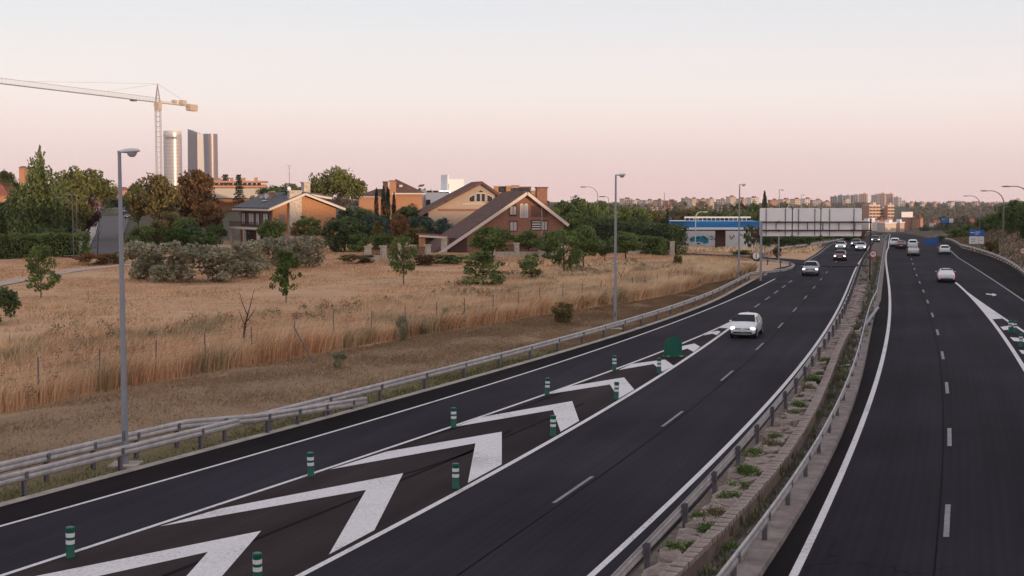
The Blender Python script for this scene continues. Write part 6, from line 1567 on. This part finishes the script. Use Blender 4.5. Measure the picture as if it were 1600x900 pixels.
def reg_mown(rng, n):
    y = np.sqrt(rng.uniform(55 ** 2, 205 ** 2, n)); f = ln_fence(np.minimum(y, 129)) + np.maximum(0, y - 129) * .42
    x = f - rng.uniform(8, 95, n); k = (x > -.42 * y) & ~((np.abs(x - (-38 + 0 * y)) < 0)); return x[k], y[k]
def mown_tone(x, y, nz, nz2, rng):
    row = .5 + .5 * np.sin(y * 2.6 + .6 * np.sin(x * .2))
    t = np.array((.84, .53, .32)) * (.78 + .25 * row[:, None] + .35 * (nz2[:, None] - .5)); g = ((nz2 > .62) & (rng.uniform(size=len(x)) < .35))[:, None]
    return np.where(g, np.array((.36, .27, .15)), t)
grass_field('mown_dry_grass', 430000, reg_mown, lambda x, y, a, b, r: (.06 + .34 * b ** 2 * (.3 + a)) * r.uniform(.6, 1.4, len(x)), lambda y: .022 + y * .0004, M_straw, 2, mown_tone, 1.0, True)
def reg_verge(rng, n):
    y = np.sqrt(rng.uniform(28 ** 2, 140 ** 2, n)); a, b = ln_fence(np.minimum(y, 129)) + np.maximum(0, y - 129) * .42 + .3, road_left(y) - .55
    x = a + (b - a) * rng.uniform(0, 1, n); return x, y
def verge_tone(x, y, nz, nz2, rng):
    d = road_left(y) - x
    g = (rng.uniform(size=len(x)) < np.clip(1.1 - d / 3.2, 0, .75) * (y < 75) + .06)[:, None]
    return np.where(g, np.array((.135, .145, .055)), np.array((.40, .265, .16)) * (.65 + .6 * nz2[:, None]))
grass_field('verge_grass', 230000, reg_verge, lambda x, y, a, b, r: (.04 + .14 * b) * r.uniform(.5, 1.5, len(x)), lambda y: .018 + y * .0003, M_straw, 3, verge_tone, 1.3, True)
def dry_weeds():
    rng = np.random.default_rng(21); x, y = reg_tall(rng, 2600); z = terrain(x, y); n = len(x); k = 40
    keep = vnoise(x / 4 + 11, y / 5) > .45; x, y, z = x[keep], y[keep], z[keep]; n = len(x)
    h = rng.uniform(.3, 1.1, n); q = in_ball(n * k, rng, .1).reshape(n, k, 3) * np.stack([.16 + .16 * h, .16 + .16 * h, h * .42], 1)[:, None]
    P = (np.stack([x, y, z + h * .62], 1)[:, None] + q).reshape(-1, 3)
    V, Fq = cards(P, .025 + .00055 * np.repeat(y, k), rng, up=.1, aspect=2.6)
    c = np.array([(.30, .25, .15), (.23, .21, .125), (.36, .23, .13), (.17, .11, .075), (.66, .53, .35)])[rng.integers(0, 5, n)]
    tag(np_mesh('dry_weeds', V, Fq, M_straw, tone=np.repeat(c, k, 0) * rng.uniform(.7, 1.3, (n * k, 1))), kind='stuff')
dry_weeds()
def reg_bank(rng, n):
    y = rng.uniform(130, 420, n); x = ln_rail_r(y) + .6 + 26 * rng.uniform(0, 1, n); return x, y
grass_field('bank_grass', 40000, reg_bank, lambda x, y, a, b, r: (.15 + .5 * a * b) * r.uniform(.5, 1.4, len(x)), lambda y: .06 + y * .0006, M_straw, 4,
            lambda x, y, a, b, r: np.where((r.uniform(size=len(x)) < .35)[:, None], np.array((.12, .115, .055)), np.array((.28, .19, .125)) * (.75 + .5 * a[:, None])), .7)
def reg_mid(rng, n):
    y = rng.uniform(150, 330, n); x = road_left(y) - 1 - 30 * rng.uniform(0, 1, n); k = ~((y > 158) & (y < 204) & (x > 0)); return x[k], y[k]
grass_field('rough_grass', 30000, reg_mid, lambda x, y, a, b, r: (.2 + .5 * a) * r.uniform(.5, 1.4, len(x)), lambda y: .08 + y * .0004, M_straw, 5, straw_tone, .6)

# ------------------------------------------------------------------ haze: pale evening air round the whole scene
def haze():
    b = MB(); b.box((900, 3500, 90), (10600, 7400, 260)); m = bpy.data.materials.new('haze_air'); m.use_nodes = True
    n, l = m.node_tree.nodes, m.node_tree.links; n.remove(n['Principled BSDF'])
    v = n.new('ShaderNodeVolumePrincipled'); v.inputs['Color'].default_value = (.92, .88, .88, 1); v.inputs['Density'].default_value = .00006; v.inputs['Anisotropy'].default_value = .2
    l.new(v.outputs[0], n['Material Output'].inputs['Volume'])
    tag(b.build('haze', m), kind='stuff')
haze()
